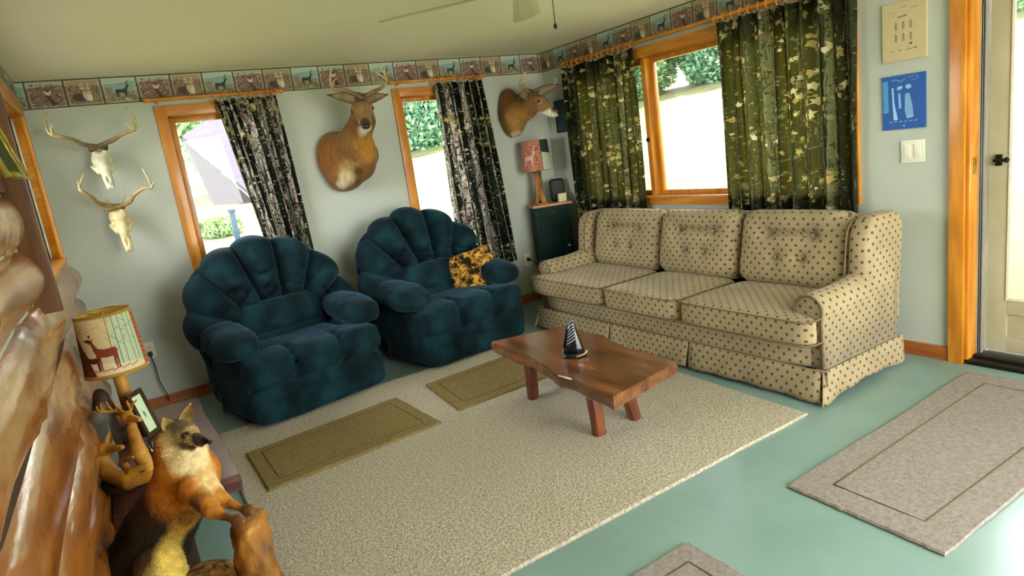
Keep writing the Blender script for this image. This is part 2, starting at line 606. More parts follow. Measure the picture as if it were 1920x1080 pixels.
def border_print():
    """three wallpaper tiles side by side: buck in brush, resting deer, standing buck under a teal sky"""
    T = 160
    c = Canvas(3 * T, T, '#8a7464')
    random.seed(5)
    for k in range(3):
        x0 = k * T
        if k == 0:
            c.poly([(x0, 0), (x0 + T, 0), (x0 + T, T), (x0, T)], '#7e6458')
            c.poly([(x0, 0), (x0 + T, 0), (x0 + T, 30), (x0, 40)], '#9fae98')
            for j in range(260):
                leaf(c, x0 + random.uniform(6, T - 6), random.uniform(25, T), random.uniform(3, 8), 0, random.choice(['#a88478', '#6b4a40', '#c0a08e', '#7e6152', '#594036']))
            c.poly([(x0 + 75, 60), (x0 + 92, 60), (x0 + 95, 95), (x0 + 120, 140), (x0 + 95, 150), (x0 + 80, 100)], '#5a3428')
            c.disc(x0 + 88, 68, 14, 18, '#d0b8a0'); c.disc(x0 + 88, 58, 9, 9, '#6a4030')
            for sg in (-1, 1): c.lines([(x0 + 86 + sg * 6, 56), (x0 + 86 + sg * 22, 42), (x0 + 86 + sg * 20, 22)], 4, '#5a4538')
        elif k == 1:
            c.poly([(x0, 0), (x0 + T, 0), (x0 + T, T), (x0, T)], '#86704f')
            c.poly([(x0, 0), (x0 + T, 0), (x0 + T, 45), (x0, 45)], '#a08f6a')
            for j in range(160):
                leaf(c, x0 + random.uniform(6, T - 6), random.uniform(40, T), random.uniform(3, 8), 0, random.choice(['#74594a', '#54483c', '#94805e', '#6c7350']))
            c.disc(x0 + 60, 108, 36, 24, '#4a3f38'); c.disc(x0 + 92, 96, 20, 34, '#b8a888'); c.disc(x0 + 88, 66, 13, 16, '#9c8564')
            c.disc(x0 + 74, 58, 10, 5, '#cdbb98'); c.disc(x0 + 103, 58, 10, 5, '#cdbb98'); c.disc(x0 + 100, 112, 12, 22, '#d6c9ac')
            for sg in (-1, 1): c.lines([(x0 + 88 + sg * 5, 54), (x0 + 88 + sg * 18, 40), (x0 + 88 + sg * 12, 24)], 3, '#e0d4b8')
        else:
            c.poly([(x0, 0), (x0 + T, 0), (x0 + T, T), (x0, T)], '#7fa59c')
            c.poly([(x0, 0), (x0 + T, 0), (x0 + T, 30), (x0, 45)], '#a4bfb0')
            c.poly([(x0, 98), (x0 + T, 88), (x0 + T, T), (x0, T)], '#7c7a58')
            for j in range(170):
                leaf(c, x0 + random.uniform(4, T - 4), random.uniform(98, T), random.uniform(3, 8), 0, random.choice(['#9a8a68', '#5e5644', '#b8aa84', '#7a6a50']))
            for j in range(14): c.line((x0 + random.uniform(6, 45), 110), (x0 + random.uniform(6, 45), 60), 4, '#8a7a5e')
            deer_side(c, x0 + 84, 124, 74, '#2c3530')
        for sd in (x0, x0 + T): c.line((sd, 0), (sd, T), 6, '#4a4634')
        for e in (10, T - 10):
            c.line((x0 + e, 9), (x0 + e, T - 9), 2, '#c8c6a0')
        c.line((x0 + 9, 12), (x0 + T - 9, 12), 2, '#c8c6a0'); c.line((x0 + 9, T - 12), (x0 + T - 9, T - 12), 2, '#c8c6a0')
    c.line((0, 2), (3 * T, 2), 8, '#3c3c2a'); c.line((0, T - 3), (3 * T, T - 3), 7, '#55523a')
    c.noise(.03, 1, 2)
    g_ = c.a.mean(2, keepdims=True); c.a = np.clip((c.a * .8 + g_ * .2) * 1.0, 0, 1)
    return c.image('wallpaper_border_print')


def dots_print():
    c = Canvas(128, 128, '#b5a47c')
    c.noise(.02, 1, 3)
    for x, y in ((32, 32), (96, 96)):
        c.disc(x, y, 17, 17, '#624a34'); c.disc(x, y, 6, 6, '#75603f')
    for x, y in ((96, 32), (32, 96)):
        c.disc(x, y, 3, 3, '#a08c64')
    return c.image('dotted_cloth_print')


def shade_print():
    """deer and birches in the snow, orange hem bands at the seam"""
    W, H = 1024, 320
    c = Canvas(W, H, '#d9c596')
    random.seed(11)
    for x0 in (0, W // 2):
        c.poly([(x0, 0), (x0 + 330, 0), (x0 + 330, H), (x0, H)], '#dccb98')
        c.poly([(x0 + 250, 0), (x0 + 410, 0), (x0 + 410, H), (x0 + 250, H)], '#c4d6b0')
        c.poly([(x0, 210), (x0 + 120, 230), (x0 + 410, 280), (x0 + 410, H), (x0, H)], '#ecdcb4')
        c.poly([(x0, 60), (x0 + 60, 150), (x0 + 110, 260), (x0 + 130, H), (x0, H)], '#6b3324')
        for k in range(5):
            bx = x0 + 235 + k * 36
            c.line((bx, 0), (bx + random.uniform(-14, 14), 260), 4, '#5c7468')
            for j in range(6):
                yy = random.uniform(10, 200); c.line((bx, yy), (bx + random.choice((-1, 1)) * 26, yy - 20), 2, '#6c8070')
        for k in range(10): c.line((x0 + random.uniform(0, 200), random.uniform(0, 60)), (x0 + random.uniform(0, 200), random.uniform(60, 110)), 2, '#8a7a58', .6)
        deer_side(c, x0 + 200, 275, 165, '#8a3a20', -1, False)
        c.disc(x0 + 112, 118, 26, 8, '#5a2818'); c.disc(x0 + 128, 96, 7, 9, '#7a3420')
        deer_side(c, x0 + 118, 280, 110, '#552218', -1, False)
        for k in range(6): c.line((x0 + 60 + k * 50, 285), (x0 + 130 + k * 45, 272), 5, '#9a5030', .7)
        c.poly([(x0 + 410, 0), (x0 + 512, 0), (x0 + 512, H), (x0 + 410, H)], '#b4561c')
        for k in range(12):
            yy = 14 + k * 26
            c.line((x0 + 424, yy), (x0 + 444, yy + 14), 4, '#e8d0a0'); c.line((x0 + 480, yy), (x0 + 500, yy + 14), 4, '#e8d0a0')
    c.line((0, 6), (W, 6), 14, '#b88a3c'); c.line((0, H - 8), (W, H - 8), 16, '#c08a38')
    c.noise(.02, 2, 4)
    return c.image('lamp_shade_print')


def shade_print_pink():
    W, H = 1024, 300
    c = Canvas(W, H, '#b87862')
    random.seed(21)
    for x0 in (0, W // 2):
        for k in range(300):
            leaf(c, x0 + random.uniform(0, 300), random.uniform(0, H), random.uniform(4, 14), 0, random.choice(['#8e4a3c', '#d09a84', '#a05a48', '#c88670', '#5e3c34']))
        c.poly([(x0 + 300, 0), (x0 + 512, 0), (x0 + 512, 150), (x0 + 300, 120)], '#2c342c')
        c.poly([(x0 + 300, 120), (x0 + 512, 150), (x0 + 512, H), (x0 + 300, H)], '#c9cfb8')
        deer_side(c, x0 + 150, 250, 150, '#e0b09c', 1, True)
        c.line((x0 + 300, 0), (x0 + 300, H), 6, '#3a2a24')
    c.noise(.03, 2, 4)
    return c.image('pink_lamp_shade_print')


def poster_cream():
    c = Canvas(260, 360, '#b9ad84')
    c.noise(.02, 4, 8)
    ink = '#57503a'
    c.lines([(110, 38), (150, 32)], 3, ink, .6); c.lines([(60, 62), (80, 60)], 3, ink, .6); c.lines([(170, 52), (215, 46)], 3, ink, .6)
    c.line((95, 92), (150, 86), 7, ink, .9)
    for r in range(2):
        for k in range(3):
            x, y = 82 + k * 44, 148 + r * 72
            c.poly([(x - 8, y + 22), (x - 8, y - 8), (x - 4, y - 24), (x, y - 30), (x + 4, y - 24), (x + 8, y - 8), (x + 8, y + 22)], ink, .7)
            for j in range(5): c.line((x - 9, y - 10 + j * 8), (x + 9, y - 12 + j * 8), 2, '#cfc59c', .9)
    c.disc(170, 262, 10, 8, ink, .8)
    c.lines([(40, 300), (62, 296), (72, 302)], 3, ink, .7); c.lines([(95, 298), (118, 294)], 4, ink, .7)
    c.lines([(138, 300), (160, 292), (172, 300)], 4, ink, .9); c.lines([(180, 294), (205, 290), (196, 302)], 5, ink, .8)
    return c.image('cream_print')


def poster_blue():
    c = Canvas(260, 330, '#0f4f9c')
    c.noise(.015, 4, 8)
    ink = '#a9cdea'
    c.poly([(4, 30), (36, 26), (40, 220), (8, 224)], '#4b9ac4', .9)
    for k in range(9): c.line((10, 46 + k * 20), (34, 44 + k * 20), 3, '#1f66ac', .8)
    c.lines([(60, 30), (84, 24), (110, 40), (140, 26)], 4, ink, .7); c.lines([(160, 20), (210, 12), (220, 30), (180, 42)], 3, ink, .6)
    c.poly([(60, 72), (70, 72), (74, 160), (96, 270), (70, 272), (64, 180)], ink, .9)
    c.poly([(92, 72), (122, 64), (126, 82), (94, 92)], ink, .8); c.disc(160, 74, 18, 14, ink, .8)
    c.poly([(98, 110), (112, 108), (118, 200), (102, 204)], ink, .7)
    c.poly([(140, 118), (166, 114), (182, 180), (190, 260), (150, 266), (138, 220)], ink, .75)
    for k in range(10): c.line((142, 130 + k * 13), (184, 126 + k * 13), 3, '#0f4f9c', .8)
    for k in range(6): c.line((44 + k * 30, 284), (62 + k * 30, 280), 4, ink, .8)
    c.lines([(128, 310), (136, 308)], 5, '#e8f0f4')
    return c.image('blue_print')


def pillow_print():
    random.seed(31)
    c = Canvas(512, 512, '#6a4c1c')
    for k in range(260):
        leaf(c, random.uniform(0, 512), random.uniform(0, 512), random.uniform(14, 46), random.uniform(0, 6), random.choice(['#a8792c', '#c0943c', '#8a6224', '#17120a', '#1c160c', '#2a2010', '#b8862e', '#7a5a24']), .95)
    for k in range(60):
        x, y = random.uniform(0, 512), random.uniform(0, 512)
        c.line((x, y), (x + random.uniform(-60, 60), y + random.uniform(-60, 60)), 5, random.choice(['#14100a', '#c8a050']))
    c.noise(.03, 2, 3)
    return c.image('pillow_camo_print')


def small_print():
    c = Canvas(120, 240, '#c9dcb4')
    c.noise(.02, 3, 4)
    c.poly([(50, 100), (58, 110), (72, 108), (78, 120), (72, 142), (58, 146), (50, 130)], '#6f8468')
    c.line((52, 146), (48, 166), 4, '#6f8468'); c.line((74, 142), (76, 164), 4, '#6f8468'); c.line((52, 104), (46, 90), 4, '#4f6450')
    c.line((66, 120), (66, 130), 5, '#3b4a3c')
    return c.image('small_etching_print')


IMG_CAMO_A = camo('bark_camo_print', 3, True)
IMG_CAMO_B = camo('leaf_camo_print', 8, False)
IMG_BORDER = border_print()
IMG_DOTS = dots_print()
IMG_SHADE = shade_print()
IMG_SHADE2 = shade_print_pink()
IMG_CREAM = poster_cream()
IMG_BLUE = poster_blue()
IMG_SMALL = small_print()
IMG_PIL = pillow_print()

M = {}
M['wall'] = mat('painted_wall', '#adb4a8', '#b5bcb0', rough=.75, scale=1.6, bump=.15, bscale=60, bdist=.002)
M['ceiling'] = mat('painted_ceiling', '#e9e8c8', '#efeed0', rough=.85, scale=1.2, bump=.1, bscale=40)
M['floor'] = mat('painted_concrete_floor', '#75908a', '#7f9a94', rough=.24, scale=2.2, bump=.06, bscale=14, spec=.5)
M['trim'] = mat('honey_pine_trim', '#ab6a14', '#cf8c2c', rough=.35, scale=3, stretch=(6, 6, 1), bump=.05, coat=.3, c3='#bd7a1c')
M['trim_h'] = mat('honey_pine_trim_level', '#ab6a14', '#cf8c2c', rough=.35, scale=3, stretch=(1, 1, 8), bump=.05, coat=.3)
M['base'] = mat('baseboard_pine', '#8a4a1c', '#a4602a', rough=.4, scale=3, stretch=(1, 1, 8), bump=.05)
M['log'] = mat('varnished_log', '#6a3610', '#c4a274', rough=.22, scale=3.2, stretch=(3.0, .5, 3.0), c3='#a2662a', contrast=.7, bump=.35, bscale=9,
               bstretch=(2.2, .5, 2.2), bdist=.015, coat=.25, detail=9)
M['post_l'] = mat('brown_stained_board', '#4a2c16', '#6e4624', rough=.4, scale=4, stretch=(6, 6, 1))
M['chink'] = mat('dark_chinking', '#3a2a1c', rough=.9)
M['glass'] = glass_mat('window_glass')
M['alu'] = mat('grey_aluminium', '#8f8b80', '#a09a8c', rough=.45, metal=.3, scale=5, stretch=(4, 4, 1))
M['storm'] = mat('beige_storm_door_paint', '#a9a283', '#b5ae90', rough=.5, scale=6)
M['black'] = mat('black_plastic', '#0d0e10', rough=.4)
M['blackm'] = mat('dark_metal', '#23201c', rough=.5, metal=.6)
M['white'] = mat('white_plastic', '#d6d6c2', rough=.4)
M['velvet'] = mat('teal_velour', '#041012', '#123238', rough=.95, scale=7, c3='#092026', contrast=.6, sheen=.16, bump=.5, bscale=50, spec=.15, detail=6)
M['velvet'].node_tree.nodes['Principled BSDF'].inputs['Sheen Tint'].default_value = (.25, .5, .75, 1)
M['sofa'] = mat('dotted_sofa_cloth', (.60, .60, .62), (.74, .74, .76), rough=.9, img=IMG_DOTS, uvs=17.5, scale=5, bump=.2, bscale=220, sheen=.1, spec=.2)
M['piping'] = mat('brown_piping', '#6c5a40', rough=.9)
M['camoA'] = mat('bark_camo_cloth', (1, 1, 1), img=IMG_CAMO_A, rough=.9, transl=.3, spec=.1)
M['camoB'] = mat('leaf_camo_cloth', (1, 1, 1), img=IMG_CAMO_B, rough=.9, transl=.34, tcol='#c0b03c', spec=.1)
M['camoC'] = mat('camo_pillow_cloth', (1, 1, 1), img=IMG_PIL, uvs=1.6, rough=.9, spec=.1)
M['border'] = mat('wallpaper_border', (1, 1, 1), img=IMG_BORDER, rough=.7)
M['slab'] = mat('live_edge_slab_wood', '#4a2816', '#8a5a36', rough=.16, scale=2.6, stretch=(5, 1, 5), c3='#6a4428', contrast=.7, coat=.6, bump=.1, bscale=14, detail=6)
M['slabedge'] = mat('slab_leg_wood', '#4a2414', '#7c4426', rough=.35, scale=5, stretch=(5, 5, 1), coat=.3, bump=.3, bscale=20)
M['bench'] = mat('dark_bench_wood', '#4a2a26', '#6e4640', rough=.28, scale=2, stretch=(6, 1, 6), coat=.5, bump=.1)
M['rug'] = mat('berber_rug', '#857d6c', '#cdc5b0', rough=.95, scale=85, contrast=.9, bump=1.0, bscale=110, spec=.1, detail=3, bdist=.008)
M['mat'] = mat('tan_mat_pile', '#6c5e3a', '#8a7a4e', rough=.95, scale=60, contrast=.9, bump=.8, bscale=120, spec=.1)
M['matg'] = mat('grey_mat_pile', '#787068', '#968e88', rough=.95, scale=60, contrast=.9, bump=.8, bscale=120, spec=.1)
M['groove'] = mat('dark_mat_groove', '#5e5434', rough=1)
M['bone'] = mat('bleached_bone', '#b9b79a', '#dcd8bc', rough=.6, scale=18, bump=.4, bscale=50)
M['bone_y'] = mat('yellowed_bone', '#c2b27e', '#e2d6a8', rough=.6, scale=18, bump=.4, bscale=50)
M['antler'] = mat('antler_horn', None or '#5c4522', '#b09a62', rough=.5, scale=9, bump=.5, bscale=60, attr='Col') if False else mat('antler_horn', (.8, .8, .8), (1.15, 1.15, 1.15), attr='Col', rough=.5, scale=30, bump=.4, bscale=80)
M['hide'] = mat('deer_hide', (.72, .76, .80), (1.05, 1.08, 1.08), attr='Col', rough=.85, scale=26, stretch=(2, 2, .6), bump=.5, bscale=160, sheen=.15, spec=.15)
M['foxhide'] = mat('fox_hide', (.75, .75, .75), (1.2, 1.2, 1.2), attr='Col', rough=.9, scale=40, bump=.8, bscale=150, spec=.1, sheen=.2)
M['fur'] = mat('fur_strands', (1, 1, 1), attr='Col', rough=.75, spec=.2)
M['eye'] = mat('glass_eye', '#060403', rough=.05, spec=.8)
M['nose'] = mat('dark_nose', '#14100e', rough=.35)
M['carving'] = mat('carved_resin_deer', '#7c5216', '#c08c3a', rough=.45, scale=9, bump=.5, bscale=60, c3='#a87424')
M['carvedark'] = mat('dark_carving_base', '#1e140c', '#3a2614', rough=.5, scale=9, bump=.5)
M['stumpwood'] = mat('orange_driftwood', '#5a3812', '#c08a3c', rough=.6, scale=9, stretch=(1, 1, .5), c3='#976420', bump=1, bscale=22, bdist=.01, detail=8)
M['moss'] = mat('mossy_chips', '#3c2c10', '#a87c34', rough=.9, scale=45, bump=1.0, bscale=60, bdist=.012)
M['shade'] = mat('printed_lamp_shade', (1, 1, 1), img=IMG_SHADE, rough=.7, transl=.25)
M['shade2'] = mat('pink_printed_lamp_shade', (1, 1, 1), img=IMG_SHADE2, rough=.7, transl=.25)
M['shadein'] = mat('cream_shade_lining', '#d8b45a', rough=.8, transl=.3)
M['pole'] = mat('peeled_pole', '#a87828', '#d0a048', rough=.4, scale=6, stretch=(4, 4, 1), coat=.2)
M['rock'] = mat('grey_rock', '#4a4640', '#8c8678', rough=.85, scale=7, bump=.7, bscale=25, bdist=.01)
M['cab'] = mat('dark_green_paint', '#0a201a', '#102c24', rough=.65, scale=4, spec=.15)
M['cabtop'] = mat('cabinet_top_pine', '#94602a', '#b47c3c', rough=.35, scale=4, stretch=(1, 6, 6))
M['cream'] = mat('cream_card', '#cfc89a', rough=.6)
M['frame'] = mat('dark_walnut_frame', '#2e2010', '#4a3418', rough=.35, scale=8)
M['gold'] = mat('yellow_gold_frame', '#7a6a20', '#b8a040', rough=.3, metal=.3, scale=20)
M['brass'] = mat('brass', '#b08a3c', rough=.3, metal=.9)
M['pcream'] = mat('cream_poster_paper', (1, 1, 1), img=IMG_CREAM, rough=.6)
M['pblue'] = mat('blue_poster_paper', (1, 1, 1), img=IMG_BLUE, rough=.5)
M['pnavy'] = mat('navy_picture', '#0e2838', '#1c4450', rough=.3, scale=14)
M['psmall'] = mat('small_etching_paper', (1, 1, 1), img=IMG_SMALL, rough=.6)
M['fan'] = mat('fan_blade_paint', '#b8b890', rough=.5)
M['obsid'] = mat('black_obsidian', '#08090c', '#14161c', rough=.12, scale=14, coat=.5)
M['stripe'] = mat('pale_stripe', '#8a90a0', rough=.3)
M['ring'] = mat('pale_wood_ring', '#c98a34', rough=.4)
M['rod'] = mat('pine_rod', '#b8741e', '#d08c34', rough=.35, scale=4, stretch=(2, 2, 2))
M['grass'] = mat('sunlit_grass', '#1a220c', '#545826', rough=.9, scale=1.1, detail=8, contrast=.8, bump=.5, bscale=4)
M['leafm'] = mat('tree_foliage', (.6, .6, .6), (1.25, 1.25, 1.25), attr='Col', rough=.7, scale=.5, transl=.3)
M['barkm'] = mat('tree_bark', '#3c3226', '#5a4c3a', rough=.9, scale=5)
M['barnwall'] = mat('weathered_barn_boards', '#241e24', '#2c252c', rough=.8, scale=3, stretch=(6, 6, .5))
M['barnroof'] = mat('lilac_metal_roof', '#2c2833', '#35303d', rough=.5, scale=2, stretch=(1, 4, 4))
M['post'] = mat('navy_post', '#1c3448', rough=.6)


def sq(c, r, n=4, seg=12, disp=None):
    """rounded box / superellipsoid centred at c with half sizes r"""
    V, F, idx = [], [], {}
    lin_ = np.sin(np.linspace(-1, 1, seg + 1) * PI / 4) / math.sin(PI / 4)
    def vid(p):
        k = tuple(np.round(p, 6))
        if k not in idx: idx[k] = len(V); V.append(p)
        return idx[k]
    for ax in range(3):
        for sgn in (-1, 1):
            g = [[None] * (seg + 1) for _ in range(seg + 1)]
            for i, a in enumerate(lin_):
                for j, b in enumerate(lin_):
                    p = [0, 0, 0]; p[ax] = sgn; p[(ax + 1) % 3] = a; p[(ax + 2) % 3] = b
                    g[i][j] = vid(p)
            for i in range(seg):
                for j in range(seg):
                    q = (g[i][j], g[i + 1][j], g[i + 1][j + 1], g[i][j + 1])
                    F.append(q if sgn > 0 else q[::-1])
    V = np.array(V, float)
    rr = (np.abs(V) ** n).sum(1) ** (1 / n)
    V = V / rr[:, None] * np.array(r)
    if disp is not None: V = disp(V)
    return V + np.array(c), F


def wrinkle(geo, amp, scale, seed=0):
    V = np.asarray(geo[0])
    c = V.mean(0)
    d = V - c; d /= np.linalg.norm(d, axis=1)[:, None] + 1e-9
    return (V + d * (amp * smoothnoise(V, seed, scale))[:, None],) + tuple(geo[1:])


# ------------------------------------------------------------------ the room
H = 2.2
XL = -3.88          # left wall plane
struct = lambda name, geo, m, **k: mk(name, geo, m, kind='structure', smooth=k.pop('smooth', False), **k)
struct('floor', box(XL - .3, .3, -6.0, .3, -.12, 0), M['floor'])
struct('ceiling', box(XL - .5, .7, -6.3, .7, H, H + .16), M['ceiling'])
# back wall (with the two narrow windows)
W1 = (-3.10, -2.46, .55, 1.93)
W2 = (-1.42, -.80, .55, 1.93)
WB = (-2.84, -.50, .90, 1.93)      # y range and z range of the wide window
DO = (-4.36, -3.44, 0, 2.06)       # the outer door opening
struct('wall_back', join(box(XL - .15, W1[0], 0, .14, 0, H), box(W1[0], W1[1], 0, .14, 0, W1[2]), box(W1[0], W1[1], 0, .14, W1[3], H),
                         box(W1[1], W2[0], 0, .14, 0, H), box(W2[0], W2[1], 0, .14, 0, W2[2]), box(W2[0], W2[1], 0, .14, W2[3], H),
                         box(W2[1], .14, 0, .14, 0, H)), M['wall'])
struct('wall_right', join(box(0, .14, WB[1], 0, 0, H), box(0, .14, WB[0], WB[1], 0, WB[2]), box(0, .14, WB[0], WB[1], WB[3], H),
                          box(0, .14, DO[1], WB[0], 0, H), box(0, .14, DO[0], DO[1], DO[3], H), box(0, .14, -6.0, DO[0], 0, H)), M['wall'])
WL = (-1.98, -.22, 1.13, 1.98)
struct('wall_front_unseen', join(box(XL - .15, -2.5, -6.14, -6.0, 0, H), box(-.15, .14, -6.14, -6.0, 0, H)), M['wall'])  # unseen end wall, added to keep rear light off the log side
wl = struct('wall_left', join(box(XL - .15, XL, -.22, 0, 0, H), box(XL - .15, XL, WL[0], WL[1], 0, WL[2]), box(XL - .15, XL, WL[0], WL[1], WL[3], H),
                              box(XL - .15, XL, -6.0, WL[0], 0, H)), M['wall'])


def log(y0, y1, z, r, seed, x=None, parent=wl):
    rr = np.random.default_rng(seed)
    n = 90; seg = 22
    ys = np.concatenate([[y1], np.linspace(y1 - .015, y0 + .015, n - 2), [y0]])
    secs = []
    kn = [(rr.uniform(y0, y1), rr.uniform(-.9, .9), rr.uniform(.03, .06)) for _ in range(int((y1 - y0) * 2.0) + 1)]
    bow = rr.uniform(0, 6)
    for i, y in enumerate(ys):
        e = 0.86 if i in (0, n - 1) else 1
        t = np.arange(seg) * 2 * PI / seg
        rad = r * (1 + .06 * np.sin(3 * t + y * 1.3 + seed) + .045 * np.sin(y * 4.1 + seed) + .03 * np.sin(5 * t - y * 3.3 + seed * 2)) * e
        for ky, ka, kr in kn:
            d = ((y - ky) / kr) ** 2 + ((np.angle(np.exp(1j * (t - ka)))) * r / kr) ** 2
            rad = rad + .014 * np.exp(-d)
        cx = (x if x is not None else -3.945) + .008 * math.sin(y * 1.1 + bow)
        secs.append(np.stack([cx + rad * np.cos(t), np.full(seg, y), z + .01 * math.sin(y * .9 + bow * 2) + rad * np.sin(t) * 1.02], 1))
    V, F = loft(secs)
    return mk('log', (V, F[:]), M['log'], parent, world=True)


zs = [.105, .325, .55, .775, .985]
for k, z in enumerate(zs):
    log(-6.0, -.012, z, .122, 3 + k)
for k, z in enumerate((1.2, 1.415)):
    log(-6.0, -2.22 - .03 * (k % 2), z, .116, 23 + k)
mk('panel', box(XL, XL + .02, -6.0, -2.16, 1.50, H - .17), M['bench'], wl, smooth=False)
mk('post', box(XL, -3.80, -2.15, -2.10, 1.06, 2.03), M['post_l'], wl, smooth=True, bevel=.006)
mk('chinking', box(XL, XL + .012, -6.0, -.005, .0, 1.05), M['chink'], wl, smooth=False)

# trim
struct('baseboard_back', box(XL, -.0, -.018, 0, 0, .075), M['base'], bevel=.004)
struct('baseboard_right', join(box(-.018, 0, -3.367, -.02, 0, .075), box(-.018, 0, -6.0, -4.44, 0, .075)), M['base'], bevel=.004)

# printed wallpaper border under the ceiling: strips of tiles
def border(name, p0, p1, zb, ph):
    p0, p1 = np.array(p0, float), np.array(p1, float)
    L = np.linalg.norm(p1 - p0)
    v = [(*p0, zb), (*p1, zb), (*p1, H - .002), (*p0, H - .002)]
    d = (p1 - p0) / L; nn = np.array([d[1], -d[0]]) * .0015
    v2 = [(x + nn[0], y + nn[1], z) for x, y, z in v]
    V = np.array(v + v2); F = [(0, 1, 2, 3), (4, 5, 6, 7), (0, 1, 5, 4), (3, 2, 6, 7)]
    s = .20
    uv = [(ph, 0), (ph + L / s / 3, 0), (ph + L / s / 3, 1), (ph, 1)] * 2
    return mk(name, (V, F), M['border'], smooth=False, uv=uv, kind='structure')
BZ = 2.032
border('trim_1', (XL + .001, -.0015), (-.001, -.0015), BZ, .917)
border('trim_2', (-.0015, -.001), (-.0015, -6.0), BZ, .35)
border('trim_3', (XL + .0015, -2.0), (XL + .0015, -.001), BZ, .1)


def window(name, axis, a0, a1, z0, z1, cw, mull=None, depth=.1, sill=True, cstyle=None):
    """window on the back ('y'), right ('x') or left ('l') wall; a0<a1 along the wall"""
    root = tag(empty(name, {'y': ((a0 + a1) / 2, 0, z0), 'x': (0, (a0 + a1) / 2, z0), 'l': (XL, (a0 + a1) / 2, z0)}[axis]), kind='structure')

    def B(u0, u1, d0, d1, w0, w1):
        # d: negative = into the room, positive = outwards
        if axis == 'y': return box(u0, u1, d0, d1, w0, w1)
        if axis == 'x': return box(d0, d1, u0, u1, w0, w1)
        return box(XL - d1, XL - d0, u0, u1, w0, w1)
    g = lambda nm, geo, m, **k: mk(nm, geo, m, root, world=True, smooth=True, bevel=k.pop('bevel', .004), **k)
    g('casing', B(a0 - cw, a0 + .004, -.022, 0, z0 - cw * .9, z1 + cw), M['trim'])
    g('casing', B(a1 - .004, a1 + cw, -.022, 0, z0 - cw * .9, z1 + cw), M['trim'])
    g('head_casing', B(a0, a1, -.024, 0, z1 - .004, z1 + cw), M['trim_h'])
    g('bottom_casing', B(a0, a1, -.022, 0, z0 - cw * .9, z0 - .012), M['trim_h'])
    if sill: g('sill', B(a0 - .01, a1 + .01, -.035, .1, z0 - .014, z0 + .006), M['trim_h'])
    g('jamb', join(B(a0, a0 + .012, 0, .13, z0, z1), B(a1 - .012, a1, 0, .13, z0, z1), B(a0, a1, 0, .13, z1 - .012, z1)), M['trim_h'], bevel=0)
    fw = .034
    segs = [(a0 + .012, a1 - .012)] if mull is None else [(a0 + .012, mull - .02), (mull + .02, a1 - .012)]
    for (s0, s1) in segs:
        fr = g('sash', join(B(s0, s0 + fw, .05, .085, z0 + .006, z1 - .012), B(s1 - fw, s1, .05, .085, z0 + .006, z1 - .012),
                            B(s0 + fw, s1 - fw, .05, .085, z0 + .006, z0 + fw + .006), B(s0 + fw, s1 - fw, .05, .085, z1 - .012 - fw, z1 - .012)), M['trim'], bevel=.003)
        mk('pane', B(s0 + fw - .004, s1 - fw + .004, .065, .069, z0 + fw, z1 - fw), M['glass'], fr, world=True, smooth=False)
    if mull is not None:
        g('mullion', B(mull - .022, mull + .022, -.004, .09, z0, z1), M['trim'])
    return root


w1 = window('window_1', 'y', *W1, .066)
w2 = window('window_2', 'y', *W2, .060)
w3 = window('window_3', 'x', WB[0], WB[1], WB[2], WB[3], .07, mull=-1.278)
mk('latch', xf(lathe([(.0, -.006), (.016, -.006), (.016, .004), (.0, .004)], 12), (-.008, -1.272, 1.33), (0, R(90), 0)), M['blackm'], w3, world=True)
w4 = window('window_4', 'l', *WL, .075, depth=.12)
# sliding tracks on the far reveal of the left window
mk('track', join(*[box(XL - .11 + k * .022, XL - .10 + k * .022, -.26, -.232, 1.14, 1.96) for k in range(4)]), M['alu'], w4, world=True, smooth=False)

# door to the garden: casing, jamb, aluminium frame, storm door
d1 = tag(empty('door_1', (0, -3.9, 0)), kind='structure')
P1 = lambda nm, geo, m, par=d1, **k: mk(nm, geo, m, par, world=True, smooth=True, bevel=k.pop('bevel', .003), **k)
P1('door_casing', join(box(-.024, 0, -3.436, -3.367, 0, 2.13)), M['trim'])
P1('door_casing', join(box(-.024, 0, -4.43, -4.36, 0, 2.13)), M['trim'])
P1('door_casing', box(-.024, 0, -4.36, -3.436, 2.06, 2.13), M['trim_h'])
P1('jamb', join(box(-.004, .088, -3.452, -3.436, 0, 2.06), box(-.004, .088, -4.36, -4.344, 0, 2.06), box(-.004, .088, -4.344, -3.452, 2.044, 2.06)), M['trim'])
P1('hinge', join(box(.03, .05, -3.458, -3.45, .98, 1.06)), M['brass'], bevel=.001)
P1('weather_strip', join(box(.100, .104, -3.456, -3.452, 0, 2.04), box(.12, .123, -3.456, -3.452, 0, 2.04)), M['black'], bevel=0)
P1('metal_frame', join(box(.09, .2, -3.452, -3.436, 0, 2.06), box(.13, .15, -3.458, -3.45, 0, 2.04), box(.09, .2, -4.36, -4.344, 0, 2.06), box(.09, .2, -4.344, -3.452, 2.04, 2.06)), M['alu'], bevel=.002)
P1('threshold', join(box(-.01, .24, -4.36, -3.44, 0, .022), box(.05, .09, -4.36, -3.44, .022, .034)), M['blackm'], bevel=.004)
X0, X1 = .185, .215
ya, yb = -4.345, -3.456
sd = P1('storm_door', join(box(X0, X1, ya, ya + .092, .03, 2.03), box(X0, X1, yb - .092, yb, .03, 2.03), box(X0, X1, ya + .092, yb - .092, .03, .11),
                           box(X0, X1, ya + .092, yb - .092, .235, .31), box(X0, X1, ya + .092, yb - .092, 1.94, 2.03)), M['storm'])
P1('kick_panel', box(X0 + .012, X1 - .008, ya + .09, yb - .09, .10, .245), M['storm'], sd)
P1('glass_stop', join(box(X0 - .006, X0, yb - .1, yb - .088, .31, 1.94), box(X0 - .006, X0, ya + .088, ya + .1, .31, 1.94), box(X0 - .006, X0, ya + .1, yb - .1, .31, .322)), M['white'], sd, bevel=.001)
